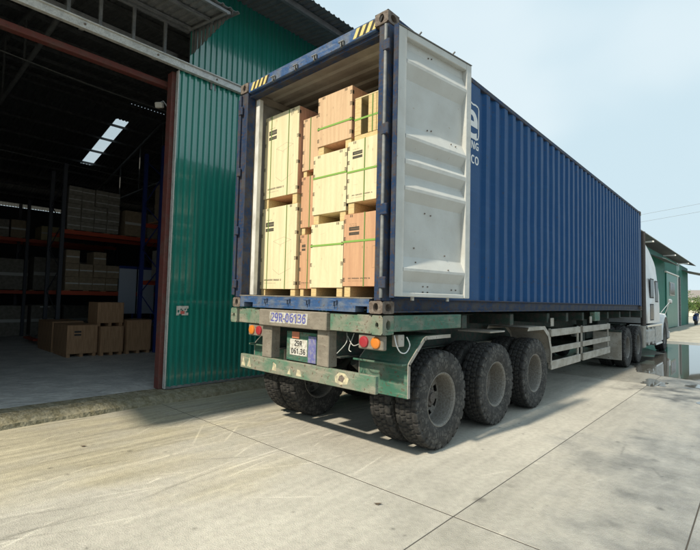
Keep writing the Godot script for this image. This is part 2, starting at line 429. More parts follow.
# yard concrete: one picture of stains and scrapes over 14 m by 28 m, a repeating grain over it
const GX := -5.0
const GZ := 6.0
const GW := 14.0
const GL := 28.0
func make_concrete() -> void:
	var w := 1024
	var h := 2048
	var big := noise(71, 0.0045, 4).get_image(w, h)
	var mid := noise(72, 0.022, 5).get_image(w, h)
	big.convert(Image.FORMAT_L8); mid.convert(Image.FORMAT_L8)
	# drag and tyre marks: noise stretched along z, coarse and fine
	var si := noise(73, 0.02, 3).get_image(w, 256)
	si.convert(Image.FORMAT_L8); si.resize(w, h, Image.INTERPOLATE_CUBIC)
	var sf := noise(75, 0.10, 3).get_image(w, 128)
	sf.convert(Image.FORMAT_L8); sf.resize(w, h, Image.INTERPOLATE_CUBIC)
	var b1 := big.get_data()
	var b2 := mid.get_data()
	var b3 := si.get_data()
	var b4 := sf.get_data()
	var lift := PackedByteArray()
	lift.resize(256)
	for i in 256: lift[i] = int(255.0 * pow(i / 255.0, 0.4545))
	var col := PackedByteArray()
	col.resize(w * h * 3)
	for y in h:
		var z := GZ - GL * (y + 0.5) / h
		for x_ in w:
			var i := y * w + x_
			var x := GX + GW * (x_ + 0.5) / w
			var n1 := b1[i] / 255.0 - 0.5
			var n2 := b2[i] / 255.0 - 0.5
			var n3 := b3[i] / 255.0 - 0.5
			var n4 := b4[i] / 255.0 - 0.5
			var L := 1.0 + n1 * 0.20 + n2 * 0.20 + n3 * 0.12
			# damp, dirty film on the open right-hand slabs
			var e := (x - 1.05) * 1.1 + n1 * 1.2 + n2 * 1.0 + n3 * 0.5
			var damp := clampf(e, 0.0, 1.0) * clampf((1.6 - z) * 0.8 + n1 * 2.0, 0.0, 1.0)
			# mud dragged out of the warehouse, yellowish, beside the kerb
			var mud := clampf((-1.3 - x) * 0.50 + n1 * 1.5 + n3 * 1.0 + n2 * 0.5, 0.0, 1.0)
			L *= 1.0 + n4 * (0.16 + 0.42 * mud)
			var wet := clampf((-6.6 - z) * 0.55 + n1 * 1.6 + n2 * 1.6 + n3 * 0.8, 0.0, 1.0) * clampf((x + 1.6) * 0.8, 0.0, 1.0)
			L *= 1.0 - 0.36 * damp * (0.8 + n2 * 1.8) - 0.36 * wet
			var r := 0.470 * L
			var g := 0.452 * L
			var bl := 0.400 * L
			var k := mud * 0.62
			r = r * (1.0 - k) + 0.335 * L * k
			g = g * (1.0 - k) + 0.295 * L * k
			bl = bl * (1.0 - k) + 0.185 * L * k
			k = damp * 0.75
			r = r * (1.0 - k) + 0.375 * L * k
			g = g * (1.0 - k) + 0.378 * L * k
			bl = bl * (1.0 - k) + 0.362 * L * k
			col[i * 3] = lift[int(255.0 * clampf(r, 0, 1))]
			col[i * 3 + 1] = lift[int(255.0 * clampf(g, 0, 1))]
			col[i * 3 + 2] = lift[int(255.0 * clampf(bl, 0, 1))]
	var im := Image.create_from_data(w, h, false, Image.FORMAT_RGB8, col)
	# separate scrapes, pale and dark
	for s in 330:
		var px := rng.randf_range(-3.8, -0.6) if s < 280 else rng.randf_range(-3.6, 3.4)
		var pz := rng.randf_range(-2.5, 3.6)
		var ang := rng.randfn(0.0, 0.32)
		var ln := rng.randf_range(0.1, 1.0)
		var bend := rng.randfn(0.0, 0.08)
		var tone := rng.randf_range(0.03, 0.12) if rng.randf() < 0.8 else rng.randf_range(-0.09, -0.03)
		var steps := int(ln * 160)
		for q in steps:
			ang += bend * 0.006
			px += sin(ang) * 0.0065
			pz -= cos(ang) * 0.0065
			var fx := (px - GX) / GW * w
			var fy := (GZ - pz) / GL * h
			var f := tone * sin(PI * (q + 1.0) / (steps + 1.0))
			for o in [[0, 0], [1, 0], [0, 1], [1, 1]]:
				var ux := int(fx) + int(o[0])
				var uy := int(fy) + int(o[1])
				if ux < 0 or uy < 0 or ux >= w or uy >= h: continue
				var wt := (1.0 - absf(fx - ux)) * (1.0 - absf(fy - uy))
				im.set_pixel(ux, uy, im.get_pixel(ux, uy) * (1.0 + f * maxf(wt, 0.0)))
	# drips and grit
	for s in 1100:
		var px := rng.randf_range(-3.8, 8.0)
		var pz := rng.randf_range(-9.0, 4.0)
		var rr := rng.randf_range(0.6, 1.6) if rng.randf() < 0.96 else rng.randf_range(2.0, 4.5)
		var f := rng.randf_range(0.72, 0.93) if rng.randf() < 0.75 else 1.1
		for dy in range(-5, 6):
			for dx in range(-5, 6):
				var q := Vector2(dx, dy).length() / rr
				var ux := int((px - GX) / GW * w) + dx
				var uy := int((GZ - pz) / GL * h) + dy
				if q > 1.0 or ux < 0 or uy < 0 or ux >= w or uy >= h: continue
				im.set_pixel(ux, uy, im.get_pixel(ux, uy) * (1.0 + (f - 1.0) * (1.0 - q * q)))
	var stains := ImageTexture.create_from_image(im)
	var grain := mottle(74, 0.03, Color(0.78, 0.78, 0.78), Color(1.0, 1.0, 0.99), 0.45, 0.45, 0.24, 512, 0.35)
	var relief := bumps(76, 0.16, 5.0, 512, 4)
	var film := mottle(77, 0.012, Color(0.55, 0.55, 0.55), Color(1, 1, 1), 0.5, 0.3, 0.15, 512, 0.1)
	for r in [["concrete", 0.90, null], ["concrete_damp", 0.52, film], ["concrete_wet", 0.36, film]]:
		var m := StandardMaterial3D.new()
		m.albedo_texture = grain
		m.uv1_triplanar = true; m.uv1_world_triplanar = true; m.uv1_scale = V(0.83, 0.83, 0.83)
		m.normal_enabled = true; m.normal_texture = relief; m.normal_scale = 0.30
		m.roughness = r[1]
		if r[2]:
			m.roughness_texture = r[2]
			m.roughness_texture_channel = BaseMaterial3D.TEXTURE_CHANNEL_RED
		m.detail_enabled = true
		m.detail_blend_mode = BaseMaterial3D.BLEND_MODE_MUL
		m.detail_uv_layer = BaseMaterial3D.DETAIL_UV_2
		m.detail_albedo = stains
		M[r[0]] = m

func slab_mesh(x0: float, x1: float, z0: float, z1: float) -> ArrayMesh:
	# top sheet with bevelled rim, uv over the whole yard, uv2 in metres
	var vs := PackedVector3Array()
	var ns := PackedVector3Array()
	var us := PackedVector2Array()
	var u2 := PackedVector2Array()
	var ids := PackedInt32Array()
	var b := 0.002
	var faces := [[V(x0 + b, 0, z1 - b), V(x1 - b, 0, z1 - b), V(x1 - b, 0, z0 + b), V(x0 + b, 0, z0 + b)]]
	var o := [V(x0, -b, z1), V(x1, -b, z1), V(x1, -b, z0), V(x0, -b, z0)]
	var d := [V(x0, -0.15, z1), V(x1, -0.15, z1), V(x1, -0.15, z0), V(x0, -0.15, z0)]
	for i in 4:
		var j := (i + 1) % 4
		faces.append([o[i], o[j], faces[0][j], faces[0][i]])
		faces.append([d[i], d[j], o[j], o[i]])
	for f in faces:
		var k := vs.size()
		var nn: Vector3 = ((f[2] - f[0]).cross(f[3] - f[1])).normalized()
		for p in f:
			vs.append(p); ns.append(nn); us.append(Vector2((p.x - GX) / GW, (GZ - p.z) / GL)); u2.append(Vector2((p.x - GX) / GW, (GZ - p.z) / GL))
		ids.append_array(PackedInt32Array([k, k + 2, k + 1, k, k + 3, k + 2]))
	var a := []
	a.resize(Mesh.ARRAY_MAX)
	a[Mesh.ARRAY_VERTEX] = vs; a[Mesh.ARRAY_NORMAL] = ns; a[Mesh.ARRAY_TEX_UV] = us; a[Mesh.ARRAY_TEX_UV2] = u2; a[Mesh.ARRAY_INDEX] = ids
	var m := ArrayMesh.new()
	m.add_surface_from_arrays(Mesh.PRIMITIVE_TRIANGLES, a)
	return m

# plywood face with stencil print; print kinds: 0 none, 1 cabinet drawing, 2 drawing cut at the right
func ply_face(seed_: int, a: Color, b: Color, kind: int, aspect: float) -> StandardMaterial3D:
	var w := 192
	var h := int(w * aspect)
	var f := noise(seed_, 0.02, 3)
	var im := Image.create(w, h, false, Image.FORMAT_RGB8)
	for y in h:
		for x in w:
			var g := f.get_noise_2d(x * 2.2 + 6.0 * f.get_noise_2d(x * 0.3 + 500.0, y * 0.25), y * 0.16) * 0.5 + 0.5
			var c := a.lerp(b, clampf(g, 0, 1)) * (1.0 + 0.05 * f.get_noise_2d(x * 9.0, y * 2.0))
			im.set_pixel(x, y, srgb(Color(clampf(c.r, 0, 1), clampf(c.g, 0, 1), clampf(c.b, 0, 1))))
	var r2 := RandomNumberGenerator.new()
	r2.seed = seed_
	for q in 5:
		var kx := r2.randf_range(0, w)
		var ky := r2.randf_range(0, h)
		var kr := r2.randf_range(2.0, 4.5)
		for dy in range(-14, 15):
			for dx in range(-6, 7):
				var px := int(kx) + dx
				var py := int(ky) + dy
				var dd := sqrt(dx * dx + dy * dy * 0.22) / kr
				if dd > 1.0 or px < 0 or py < 0 or px >= w or py >= h: continue
				im.set_pixel(px, py, im.get_pixel(px, py) * (0.80 + 0.20 * dd))
	for q in 14:
		var sx := r2.randf_range(0, w)
		var sy := r2.randf_range(0, h)
		var da := r2.randf_range(0, TAU)
		var fk := r2.randf_range(0.86, 1.08)
		for st in r2.randi_range(8, 46):
			sx += cos(da)
			sy += sin(da)
			if sx < 0 or sy < 0 or sx >= w or sy >= h: break
			im.set_pixel(int(sx), int(sy), im.get_pixel(int(sx), int(sy)) * fk)
	if kind > 0:
		var ink := srgb(Color(0.045, 0.04, 0.03))
		var soft := srgb(a * 0.52)
		var x0 := int(w * 0.12)
		for line in [[0.135, 0.165, 0.30, 1], [0.18, 0.235, 0.36, 0], [0.255, 0.295, 0.36, 0]]:
			for y in range(int(h * line[0]), int(h * line[1])):
				for x in range(x0, int(w * line[2])):
					var letter: bool = (x / 3 + (y / 5) * 3) % 4 != 0
					if line[3] == 1:
						if letter and y % 7 < 3: im.set_pixel(x, y, soft)
					else:
						var inner: bool = (y - int(h * line[0])) > 3 and (int(h * line[1]) - y) > 4 and x > x0 + 5 and (x * 7 + (y / 3) * 5) % 11 < 4
						im.set_pixel(x, y, soft if inner else ink)
		for line in [[0.885, 0.905, 0.62, 1], [0.925, 0.94, 0.46, 0]]:
			for y in range(int(h * line[0]), int(h * line[1])):
				for x in range(x0, int(w * line[2])):
					if (x * 5 + (x / 9) * 3 + y) % 7 < 4 and (x / 4) % 9 != 0: im.set_pixel(x, y, ink if line[3] == 1 else soft)
		# drawing of an upright cabinet: front, side, lid
		var P := [Vector2(0.36, 0.42), Vector2(0.66, 0.38), Vector2(0.86, 0.42), Vector2(0.86, 0.76), Vector2(0.55, 0.83), Vector2(0.36, 0.76), Vector2(0.55, 0.47)]
		if kind == 2: P = [Vector2(0.66, 0.47), Vector2(0.98, 0.41), Vector2(1.0, 0.41), Vector2(1.0, 0.7), Vector2(0.99, 0.7), Vector2(0.66, 0.76), Vector2(0.99, 0.46)]
		var E := [[0, 1], [1, 2], [2, 6], [6, 0], [2, 3], [3, 4], [4, 5], [5, 0], [6, 4]]
		for e in E:
			var p: Vector2 = P[e[0]] * Vector2(w, h)
			var q: Vector2 = P[e[1]] * Vector2(w, h)
			for s in 240:
				var t := p.lerp(q, s / 240.0)
				if int(t.x) < w and int(t.y) < h: im.set_pixel(int(t.x), int(t.y), soft)
	var m := StandardMaterial3D.new()
	m.albedo_texture = ImageTexture.create_from_image(im)
	m.roughness = 0.7
	return m

# ---------------------------------------------------------------- shared shapes
# upright ribbed sheet in the plane x = 0, facing +x, running from z0 down to z1
func ribbed(z0: float, z1: float, y0: float, y1: float, pitch := 0.105, rib := 0.018, top := 0.028, foot := 0.046, x := 0.0, wob := 0.0) -> MB:
	var b := MB.new()
	var prof := []
	var z := z0
	while z > z1 - 0.0001:
		prof.append(Vector2(z, 0)); prof.append(Vector2(z - (pitch - foot), 0))
		prof.append(Vector2(z - (pitch - foot) - (foot - top) * 0.5, rib)); prof.append(Vector2(z - pitch + (foot - top) * 0.5, rib))
		z -= pitch
	var f := noise(9, 0.9, 2)
	var rows := 5 if wob > 0.0 else 1
	for i in prof.size() - 1:
		var p: Vector2 = prof[i]
		var q: Vector2 = prof[i + 1]
		if p.x < z1: break
		if q.x < z1: q.x = z1
		for k in rows:
			var ya := y0 + (y1 - y0) * k / rows
			var yb := y0 + (y1 - y0) * (k + 1) / rows
			var c := [Vector2(p.x, ya), Vector2(q.x, ya), Vector2(q.x, yb), Vector2(p.x, yb)]
			var d := [p.y, q.y, q.y, p.y]
			var w := []
			for m in 4: w.append(V(x + d[m] + wob * f.get_noise_2d(c[m].x * 1.3, c[m].y * 0.8), c[m].y, c[m].x))
			b.quad(w[0], w[1], w[2], w[3])
	return b

# roof sheet between two edge lines at (xa, ya) and (xb, yb), ribs across z
func roof_sheet(xa: float, ya: float, xb: float, yb: float, z0: float, z1: float, pitch := 0.125, rib := 0.022) -> MB:
	var b := MB.new()
	var z := z0
	var t := 0.004
	while z > z1:
		var zs := [z, z - pitch * 0.5, z - pitch * 0.65, z - pitch * 0.85, z - pitch]
		var hs := [0.0, 0.0, rib, rib, 0.0]
		for i in 4:
			var A := V(xa, ya + hs[i], zs[i])
			var B := V(xb, yb + hs[i], zs[i])
			var C := V(xb, yb + hs[i + 1], zs[i + 1])
			var D := V(xa, ya + hs[i + 1], zs[i + 1])
			if xb > xa: b.quad(A, B, C, D)
			else: b.quad(D, C, B, A)
			var dn := V(0, -t, 0)
			if xb > xa: b.quad(D + dn, C + dn, B + dn, A + dn)
			else: b.quad(A + dn, B + dn, C + dn, D + dn)
			b.quad(A + dn, A, D, D + dn)
			b.quad(B + dn, C + dn, C, B)
		z -= pitch
	return b

# ---------------------------------------------------------------- crates
func crate(label: String, x0: float, x1: float, y0: float, yb: float, y1: float, zf: float, depth: float, front: Material, side: Material, vstraps: Array, hstraps: Array, group := "plywood crates loaded in the container", foot_w := 0.085) -> Node3D:
	var t := thing("wooden_crate", label, "crate", V((x0 + x1) * 0.5, y0, zf - depth * 0.5), group)
	var th := 0.012
	var zb := zf - depth
	for fx in [x0 + 0.012, x1 - 0.012 - foot_w]:
		bx(t, "runner", V(fx, y0, zb + 0.02), V(fx + foot_w, yb, zf - 0.012), M.pine, 0.004)
	bx(t, "runner", V((x0 + x1 - foot_w) * 0.5, y0, zb + 0.02), V((x0 + x1 + foot_w) * 0.5, yb, zf - 0.30), M.pine, 0.004)
	bx(t, "bottom_panel", V(x0 + th, yb, zb + th), V(x1 - th, yb + th, zf - th), side, 0.0)
	bx(t, "top_panel", V(x0 + th, y1 - th, zb + th), V(x1 - th, y1, zf - th), side, 0.0)
	bx(t, "side_panel", V(x0, yb, zb), V(x0 + th, y1, zf - th), side, 0.001)
	bx(t, "side_panel", V(x1 - th, yb, zb), V(x1, y1, zf - th), side, 0.001)
	bx(t, "back_panel", V(x0 + th, yb, zb), V(x1 - th, y1, zb + th), side, 0.0)
	var b := MB.new()
	b.box(V(x0, yb, zf - th), V(x1, y1, zf), 0.0015)
	part(t, "front_panel", b, front)
	# folded steel clips round the edges
	b = MB.new()
	var ys := [yb + 0.07, lerpf(yb, y1, 0.36), lerpf(yb, y1, 0.66), y1 - 0.07]
	for y in ys:
		for s in [0, 1]:
			var ex: float = x1 if s == 1 else x0
			var ox: float = -1.0 if s == 1 else 1.0
			for dy in [-0.016, 0.0, 0.016]:
				var xa: float = ex + ox * 0.008
				var xb: float = ex + ox * 0.030
				b.box(V(minf(xa, xb), y + dy - 0.0035, zf - 0.001), V(maxf(xa, xb), y + dy + 0.0035, zf + 0.0012))
			var xc := ex + ox * 0.003
			b.box(V(minf(xc, xc + ox * 0.006), y - 0.02, zf - 0.001), V(maxf(xc, xc + ox * 0.006), y + 0.02, zf + 0.0014))
			if s == 1:
				b.box(V(x1 - 0.001, y - 0.02, zf - 0.032), V(x1 + 0.0012, y + 0.02, zf - 0.004))
	for xx in [lerpf(x0, x1, 0.17), lerpf(x0, x1, 0.83)]:
		for dx in [-0.015, 0.0, 0.015]:
			b.box(V(xx + dx - 0.0035, y1 - 0.034, zf - 0.001), V(xx + dx + 0.0035, y1 - 0.006, zf + 0.0013))
	var cl := part(t, "edge_clips", b, M.clip)
	cl.set_meta("kind", "stuff")
	for sx in vstraps:
		var xs: float = lerpf(x0, x1, sx)
		b = MB.new()
		b.box(V(xs - 0.007, yb - 0.004, zf + 0.0018), V(xs + 0.007, y1 + 0.003, zf + 0.0034))
		b.box(V(xs - 0.007, y1 + 0.001, zb), V(xs + 0.007, y1 + 0.003, zf + 0.0018))
		part(t, "strap", b, M.strap_dark)
	for sy in hstraps:
		var yy: float = lerpf(yb, y1, sy)
		b = MB.new()
		b.box(V(x0 - 0.002, yy - 0.010, zf + 0.0020), V(x1 + 0.002, yy + 0.010, zf + 0.0042))
		b.box(V(x1 + 0.0002, yy - 0.010, zb), V(x1 + 0.002, yy + 0.010, zf + 0.0020))
		part(t, "strap", b, M.strap)
	return t

# ---------------------------------------------------------------- ground
func build_ground() -> void:
	var b := MB.new()
	b.quad(V(-400, -0.09, 400), V(400, -0.09, 400), V(400, -0.09, -400), V(-400, -0.09, -400))
	structure("ground", b, M.earth, "bare compacted ground around the concrete yard")
	var yard := structure("yard_pavement", null_mesh(), M.joint, "pale concrete yard with dark joints between the slabs")
	var base := MB.new()
	base.quad(V(-4.0, -0.0025, 7.0), V(40, -0.0025, 7.0), V(40, -0.0025, -95), V(-4.0, -0.0025, -95))
	yard.mesh = base.mesh()
	var g := 0.0045
	var xs := [-4.05, 0.86, 2.17, 6.9, 12.0]
	var zs := [6.0, 0.20, -7.6, -14.4, -22.0]
	for i in xs.size() - 1:
		for k in zs.size() - 1:
			put(yard, "slab", slab_mesh(xs[i] + g, xs[i + 1] - g, zs[k + 1] + 0.007, zs[k] - 0.007), M.concrete if i == 0 and k < 2 else (M.concrete_damp if i <= 1 and k < 2 else M.concrete_wet))
	for r in [[-4.05, 12.0, -22.0, -60.0], [-40.0, 12.0, -60.0, -95.0]]:
		put(yard, "slab", slab_mesh(r[0] + g, r[1] - g, r[3] + g, r[2] - g), M.far_concrete)
	# standing water
	var pts := PackedVector2Array()
	var f := noise(91, 0.7, 3)
	var outline := [Vector2(0.35, -9.4), Vector2(1.0, -9.1), Vector2(1.8, -9.0), Vector2(2.8, -9.3), Vector2(4.2, -10.0), Vector2(5.6, -12.0), Vector2(5.8, -15.0), Vector2(4.6, -18.2), Vector2(2.4, -19.8), Vector2(0.4, -20.2), Vector2(-1.2, -19.6), Vector2(-1.5, -18.0), Vector2(-0.5, -16.6), Vector2(0.15, -15.0), Vector2(-0.2, -13.4), Vector2(-0.9, -12.6), Vector2(-0.6, -11.3), Vector2(0.1, -10.6)]
	for i in outline.size():
		var p: Vector2 = outline[i]
		var q: Vector2 = outline[(i + 1) % outline.size()]
		for s in 8:
			var t := p.lerp(q, s / 8.0)
			t += Vector2(f.get_noise_2d(t.x * 3, t.y * 3), f.get_noise_2d(t.x * 3 + 50, t.y * 3)) * Vector2(0.12, 0.16)
			pts.append(t)
	structure("puddle", sheet(pts, 0.004), M.water, "shallow rain puddle mirroring the sky beside the tractor")
	for e in [[0.9, -7.9, 0.22, 0.45], [1.7, -8.2, 0.3, 0.3], [2.6, -7.2, 0.35, 0.5], [2.0, -6.2, 0.2, 0.4]]:
		pts = PackedVector2Array()
		for s in 40:
			var a := TAU * s / 40
			var rr := 1.0 + 0.7 * f.get_noise_2d(cos(a) * 1.4 + e[0] * 9, sin(a) * 1.4 + e[1])
			pts.append(Vector2(e[0] + cos(a) * e[2] * rr, e[1] - sin(a) * e[3] * rr))
		structure("puddle", sheet(pts, 0.004), M.water, "small leftover puddle on the concrete")
	for e in [[0.35, 0.45, "small brown leaf lying near the crossing of the slab joints"], [2.0, -0.25, "pale scrap of paper lying on the damp slab at the right"], [-2.6, 1.6, "small dark leaf lying on the slab near the kerb"]]:
		var lf := MB.new()
		var L := 0.035
		lf.quad(V(-L, 0.012, 0), V(0, 0.006, L * 0.5), V(L, 0.016, 0), V(0, 0.004, -L * 0.5))
		var o := put(self, "leaf" if e[1] > -0.2 else "paper_scrap", lf, M.bark if e[1] > -0.2 else M.plate)
		o.position = V(e[0], 0, e[1])
		o.rotation.y = e[0] * 2.0
		tag(o, e[2], "leaf" if e[1] > -0.2 else "paper")
	# kerb along the warehouse floor
	b = MB.new()
	var kerb_noise := noise(92, 1.6, 3)
	var z := 8.0
	while z > -24.0:
		var z2 := z - 0.16
		var A := []
		for zz in [z, z2]:
			var w := 0.05 * kerb_noise.get_noise_2d(zz, 0.0)
			var w2 := 0.03 * kerb_noise.get_noise_2d(zz, 9.0)
			A.append([V(-3.80 + w, -0.08, zz), V(-3.84 + w, 0.045 + w2 * 0.6, zz), V(-3.98 + w2, 0.105 + w2 * 0.4, zz), V(-4.26, 0.121 + w2 * 0.15, zz), V(-4.4, 0.121, zz)])
		for i in 4: b.quad(A[0][i], A[1][i], A[1][i + 1], A[0][i + 1])
		z = z2
	structure("kerb", b, M.kerb, "rough mossy concrete kerb below the warehouse door")
	b = MB.new()
	b.box(V(-26.5, -0.05, -24.0), V(-4.3, 0.12, 7.2))
	structure("warehouse_floor", b, M.slab, "grey concrete floor inside the warehouse")

func null_mesh() -> ArrayMesh:
	var b := MB.new()
	b.quad(V(0, -0.2, 0), V(0.1, -0.2, 0), V(0.1, -0.2, -0.1), V(0, -0.2, -0.1))
	return b.mesh()
func sheet(pts: PackedVector2Array, y: float) -> MB:
	var b := MB.new()
	var t := Geometry2D.triangulate_polygon(pts)
	for i in range(0, t.size(), 3):
		var p := V(pts[t[i]].x, y, pts[t[i]].y)
		var q := V(pts[t[i + 1]].x, y, pts[t[i + 1]].y)
		var r := V(pts[t[i + 2]].x, y, pts[t[i + 2]].y)
		if (q - p).cross(r - p).y < 0: b.tri(p, r, q)
		else: b.tri(p, q, r)
	return b

# ---------------------------------------------------------------- warehouse
const WX := -4.30
func build_warehouse() -> void:
	var t := thing("warehouse", "tall green corrugated warehouse with an open doorway and dark interior", "warehouse", V(-15, 0, -7.5))
	# front wall: from the doorway away to the far end, above and beside the door
	part(t, "front_wall", ribbed(-0.22, -24.0, 0.12, 6.95, 0.105, 0.030, 0.030, 0.062, WX), M.green)
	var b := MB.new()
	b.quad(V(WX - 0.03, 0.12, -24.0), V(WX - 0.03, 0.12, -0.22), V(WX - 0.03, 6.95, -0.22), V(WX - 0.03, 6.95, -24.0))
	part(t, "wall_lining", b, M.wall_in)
	part(t, "front_wall", ribbed(6.9, 3.6, 0.12, 6.95, 0.105, 0.030, 0.030, 0.062, WX), M.green)  # unseen wall length, added to narrow the doorway and darken the interior
	# above the open transom
	part(t, "front_wall", ribbed(3.6, -0.22, 6.02, 6.95, 0.105, 0.030, 0.030, 0.062, WX), M.green)
	# door jambs and header, red oxide steel
	bx(t, "door_jamb", V(WX - 0.16, 0.12, -0.10), V(WX - 0.005, 5.15, 0.06), M.red_steel, 0.006)
	bx(t, "door_jamb", V(WX - 0.16, 0.12, 3.52), V(WX - 0.005, 5.15, 3.64), M.red_steel, 0.006)
	bx(t, "header_beam", V(WX - 0.36, 4.97, -0.3), V(WX - 0.24, 5.06, 6.7), M.red_steel, 0.006)
	# transom framing above the rail
	for z in [0.19, 0.67, 1.13, 1.53, 1.98, 2.4, 2.9, 3.4]:
		bx(t, "transom_stud", V(WX - 0.06, 5.27, z - 0.022), V(WX - 0.015, 5.90, z + 0.022), M.galv_dark, 0.003)
	bx(t, "transom_rail", V(WX - 0.45, 5.62, -0.2), V(WX - 0.40, 5.68, 3.6), M.galv_dark, 0.003)
	bx(t, "transom_rail", V(WX - 0.065, 5.90, -0.2), V(WX - 0.01, 5.98, 3.6), M.galv_dark, 0.003)
	# sliding-door rail
	b = MB.new()
	b.box(V(-4.19, 5.155, -5.6), V(-4.12, 5.275, 6.9), 0.004)
	b.box(V(-4.12, 5.255, -5.6), V(-4.09, 5.275, 6.9), 0.003)
	b.box(V(-4.21, 5.255, -5.6), V(-4.19, 5.275, 6.9), 0.0)
	var rail := part(t, "door_rail", b, M.galv)
	for z in range(-5, 6):
		bx(t, "rail_bracket", V(-4.29, 5.19, z * 1.0 + 0.35), V(-4.195, 5.25, z * 1.0 + 0.41), M.galv_dark, 0.003)
		b = MB.new()
		b.xf = Transform3D(Basis(), V(-4.12, 5.21, z * 1.0 + 0.38))
		b.lathe([Vector2(-0.001, 0.016), Vector2(0.012, 0.016), Vector2(0.012, 0.0)], 6)
		put(rail, "bolt", b, M.casting)
	# canopy over the doorway
	var can := part(t, "canopy", roof_sheet(WX, 5.985, -3.08, 5.78, 6.4, -0.24, 0.125, 0.022), M.galv_dark)
	b = MB.new()
	var zc := 0.0
	while zc < 1.22:
		var fr := zc / 1.22
		var fr2 := minf(1.0, (zc + 0.06) / 1.22)
		var off := 0.012 if int(zc / 0.06) % 2 == 0 else 0.0
		b.quad(V(WX + 1.22 * fr, lerpf(5.54, 5.74, fr), -0.25 + off), V(WX + 1.22 * fr2, lerpf(5.54, 5.74, fr2), -0.25 + off), V(WX + 1.22 * fr2, lerpf(5.97, 5.775, fr2), -0.25 + off), V(WX + 1.22 * fr, lerpf(5.97, 5.775, fr), -0.25 + off))
		b.quad(V(WX + 1.22 * fr2, lerpf(5.54, 5.74, fr2), -0.253 + off), V(WX + 1.22 * fr, lerpf(5.54, 5.74, fr), -0.253 + off), V(WX + 1.22 * fr, lerpf(5.97, 5.775, fr), -0.253 + off), V(WX + 1.22 * fr2, lerpf(5.97, 5.775, fr2), -0.253 + off))
		zc += 0.06
	put(can, "end_sheet", b, M.galv_dark)
	for z in [-0.18, 2.0, 4.2, 6.2]:
		b = MB.new()
		b.tube([V(WX, 5.93, z), V(-3.12, 5.73, z)], 0.025, 6)
		put(can, "canopy_arm", b, M.galv_dark)
	for x in [-4.22, -3.62, -3.14]:
		var y := lerpf(5.985, 5.78, (x - WX) / 1.22) - 0.05
		bx(can, "purlin", V(x - 0.02, y - 0.02, -0.22), V(x + 0.02, y + 0.02, 6.3), M.galv_dark, 0.0)
	# main roof: near slope with overhang, far slope with the skylight left open for its panel
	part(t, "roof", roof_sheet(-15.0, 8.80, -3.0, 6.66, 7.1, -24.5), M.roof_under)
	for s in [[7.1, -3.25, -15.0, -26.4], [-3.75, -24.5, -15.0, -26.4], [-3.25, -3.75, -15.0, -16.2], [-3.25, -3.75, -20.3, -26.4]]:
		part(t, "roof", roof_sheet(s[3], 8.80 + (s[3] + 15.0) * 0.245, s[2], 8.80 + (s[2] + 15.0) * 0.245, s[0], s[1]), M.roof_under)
	b = MB.new()
	b.quad(V(-20.3, 7.50, -3.25), V(-16.2, 8.505, -3.25), V(-16.2, 8.505, -3.75), V(-20.3, 7.50, -3.75))
	part(t, "skylight", b, M.skylight)
	for k in 11:
		var x := -3.3 - k * 1.17
		var y := 8.80 + (x + 15.0) * -0.1783 - 0.06
		bx(t, "purlin", V(x - 0.03, y - 0.07, -24.0), V(x + 0.03, y + 0.03, 6.9), M.roof_under, 0.0)
	for k in 9:
		var x := -15.4 - k * 1.15
		var y := 8.80 + (x + 15.0) * 0.245 - 0.06
		bx(t, "purlin", V(x - 0.025, y - 0.07, -24.0), V(x + 0.025, y + 0.02, 6.9), M.roof_under, 0.0)
	for z in [6.0, 1.2, -4.6, -10.4, -16.2, -22.0]:
		b = MB.new()
		b.tube([V(-4.5, 6.55, z), V(-15.0, 8.42, z), V(-25.0, 5.98, z)], 0.07, 6)
		b.tube([V(-4.5, 6.3, z), V(-25.0, 5.75, z)], 0.05, 6)
		for k in 9:
			var x := -6.5 - k * 2.1
			var yt: float = 8.42 + (x + 15.0) * (-0.178 if x > -15.0 else 0.244)
			b.tube([V(x, 6.25 - (k * 0.05), z), V(x, yt, z)], 0.03, 5)
		part(t, "roof_truss", b, M.roof_under)
	# back wall with the open strip below the eave, end walls
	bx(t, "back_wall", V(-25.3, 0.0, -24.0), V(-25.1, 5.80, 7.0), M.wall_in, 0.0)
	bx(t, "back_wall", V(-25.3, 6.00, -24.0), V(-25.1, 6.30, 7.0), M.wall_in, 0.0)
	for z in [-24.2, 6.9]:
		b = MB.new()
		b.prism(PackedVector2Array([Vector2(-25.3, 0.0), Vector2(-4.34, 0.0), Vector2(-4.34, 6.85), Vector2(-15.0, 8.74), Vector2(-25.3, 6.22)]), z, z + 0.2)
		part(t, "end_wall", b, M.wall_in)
	# white floodlight on the jamb and a sagging cable
	var fl := thing("floodlight", "small pale floodlight fixed to the red door jamb", "lamp", V(-4.5, 4.6, 0.15))
	b = MB.new()
	b.xf = Transform3D(Basis.from_euler(V(0.3, 0.6, 0.0)), V(-4.52, 4.62, 0.15))
	b.box(V(-0.06, -0.045, -0.04), V(0.06, 0.045, 0.04), 0.012)
	part(fl, "lamp_body", b, M.guard)
	b = MB.new()
	b.tube([V(-4.47, 4.60, 0.02), V(-4.50, 4.70, 0.10), V(-4.52, 4.66, 0.14)], 0.012, 6)
	part(fl, "bracket", b, M.galv_dark)
	for c in [["sagging grey cable strung high across the warehouse below the skylight", [V(-12, 5.9, 7.0), V(-12.2, 5.4, 3.0), V(-12.3, 5.3, -1.0), V(-12.5, 5.35, -4.5), V(-12.5, 5.8, -9.0)]], ["thin dark cable strung across the warehouse just inside the doorway", [V(-8, 6.6, 7.0), V(-8.1, 6.2, 2.0), V(-8.2, 6.1, -1.5), V(-8.2, 6.2, -6.0)]]]:
		var cb := thing("cable", c[0], "cable", c[1][2])
		b = MB.new()
		b.tube(curved(c[1]), 0.012, 5)
		part(cb, "wire", b, M.galv_dark)

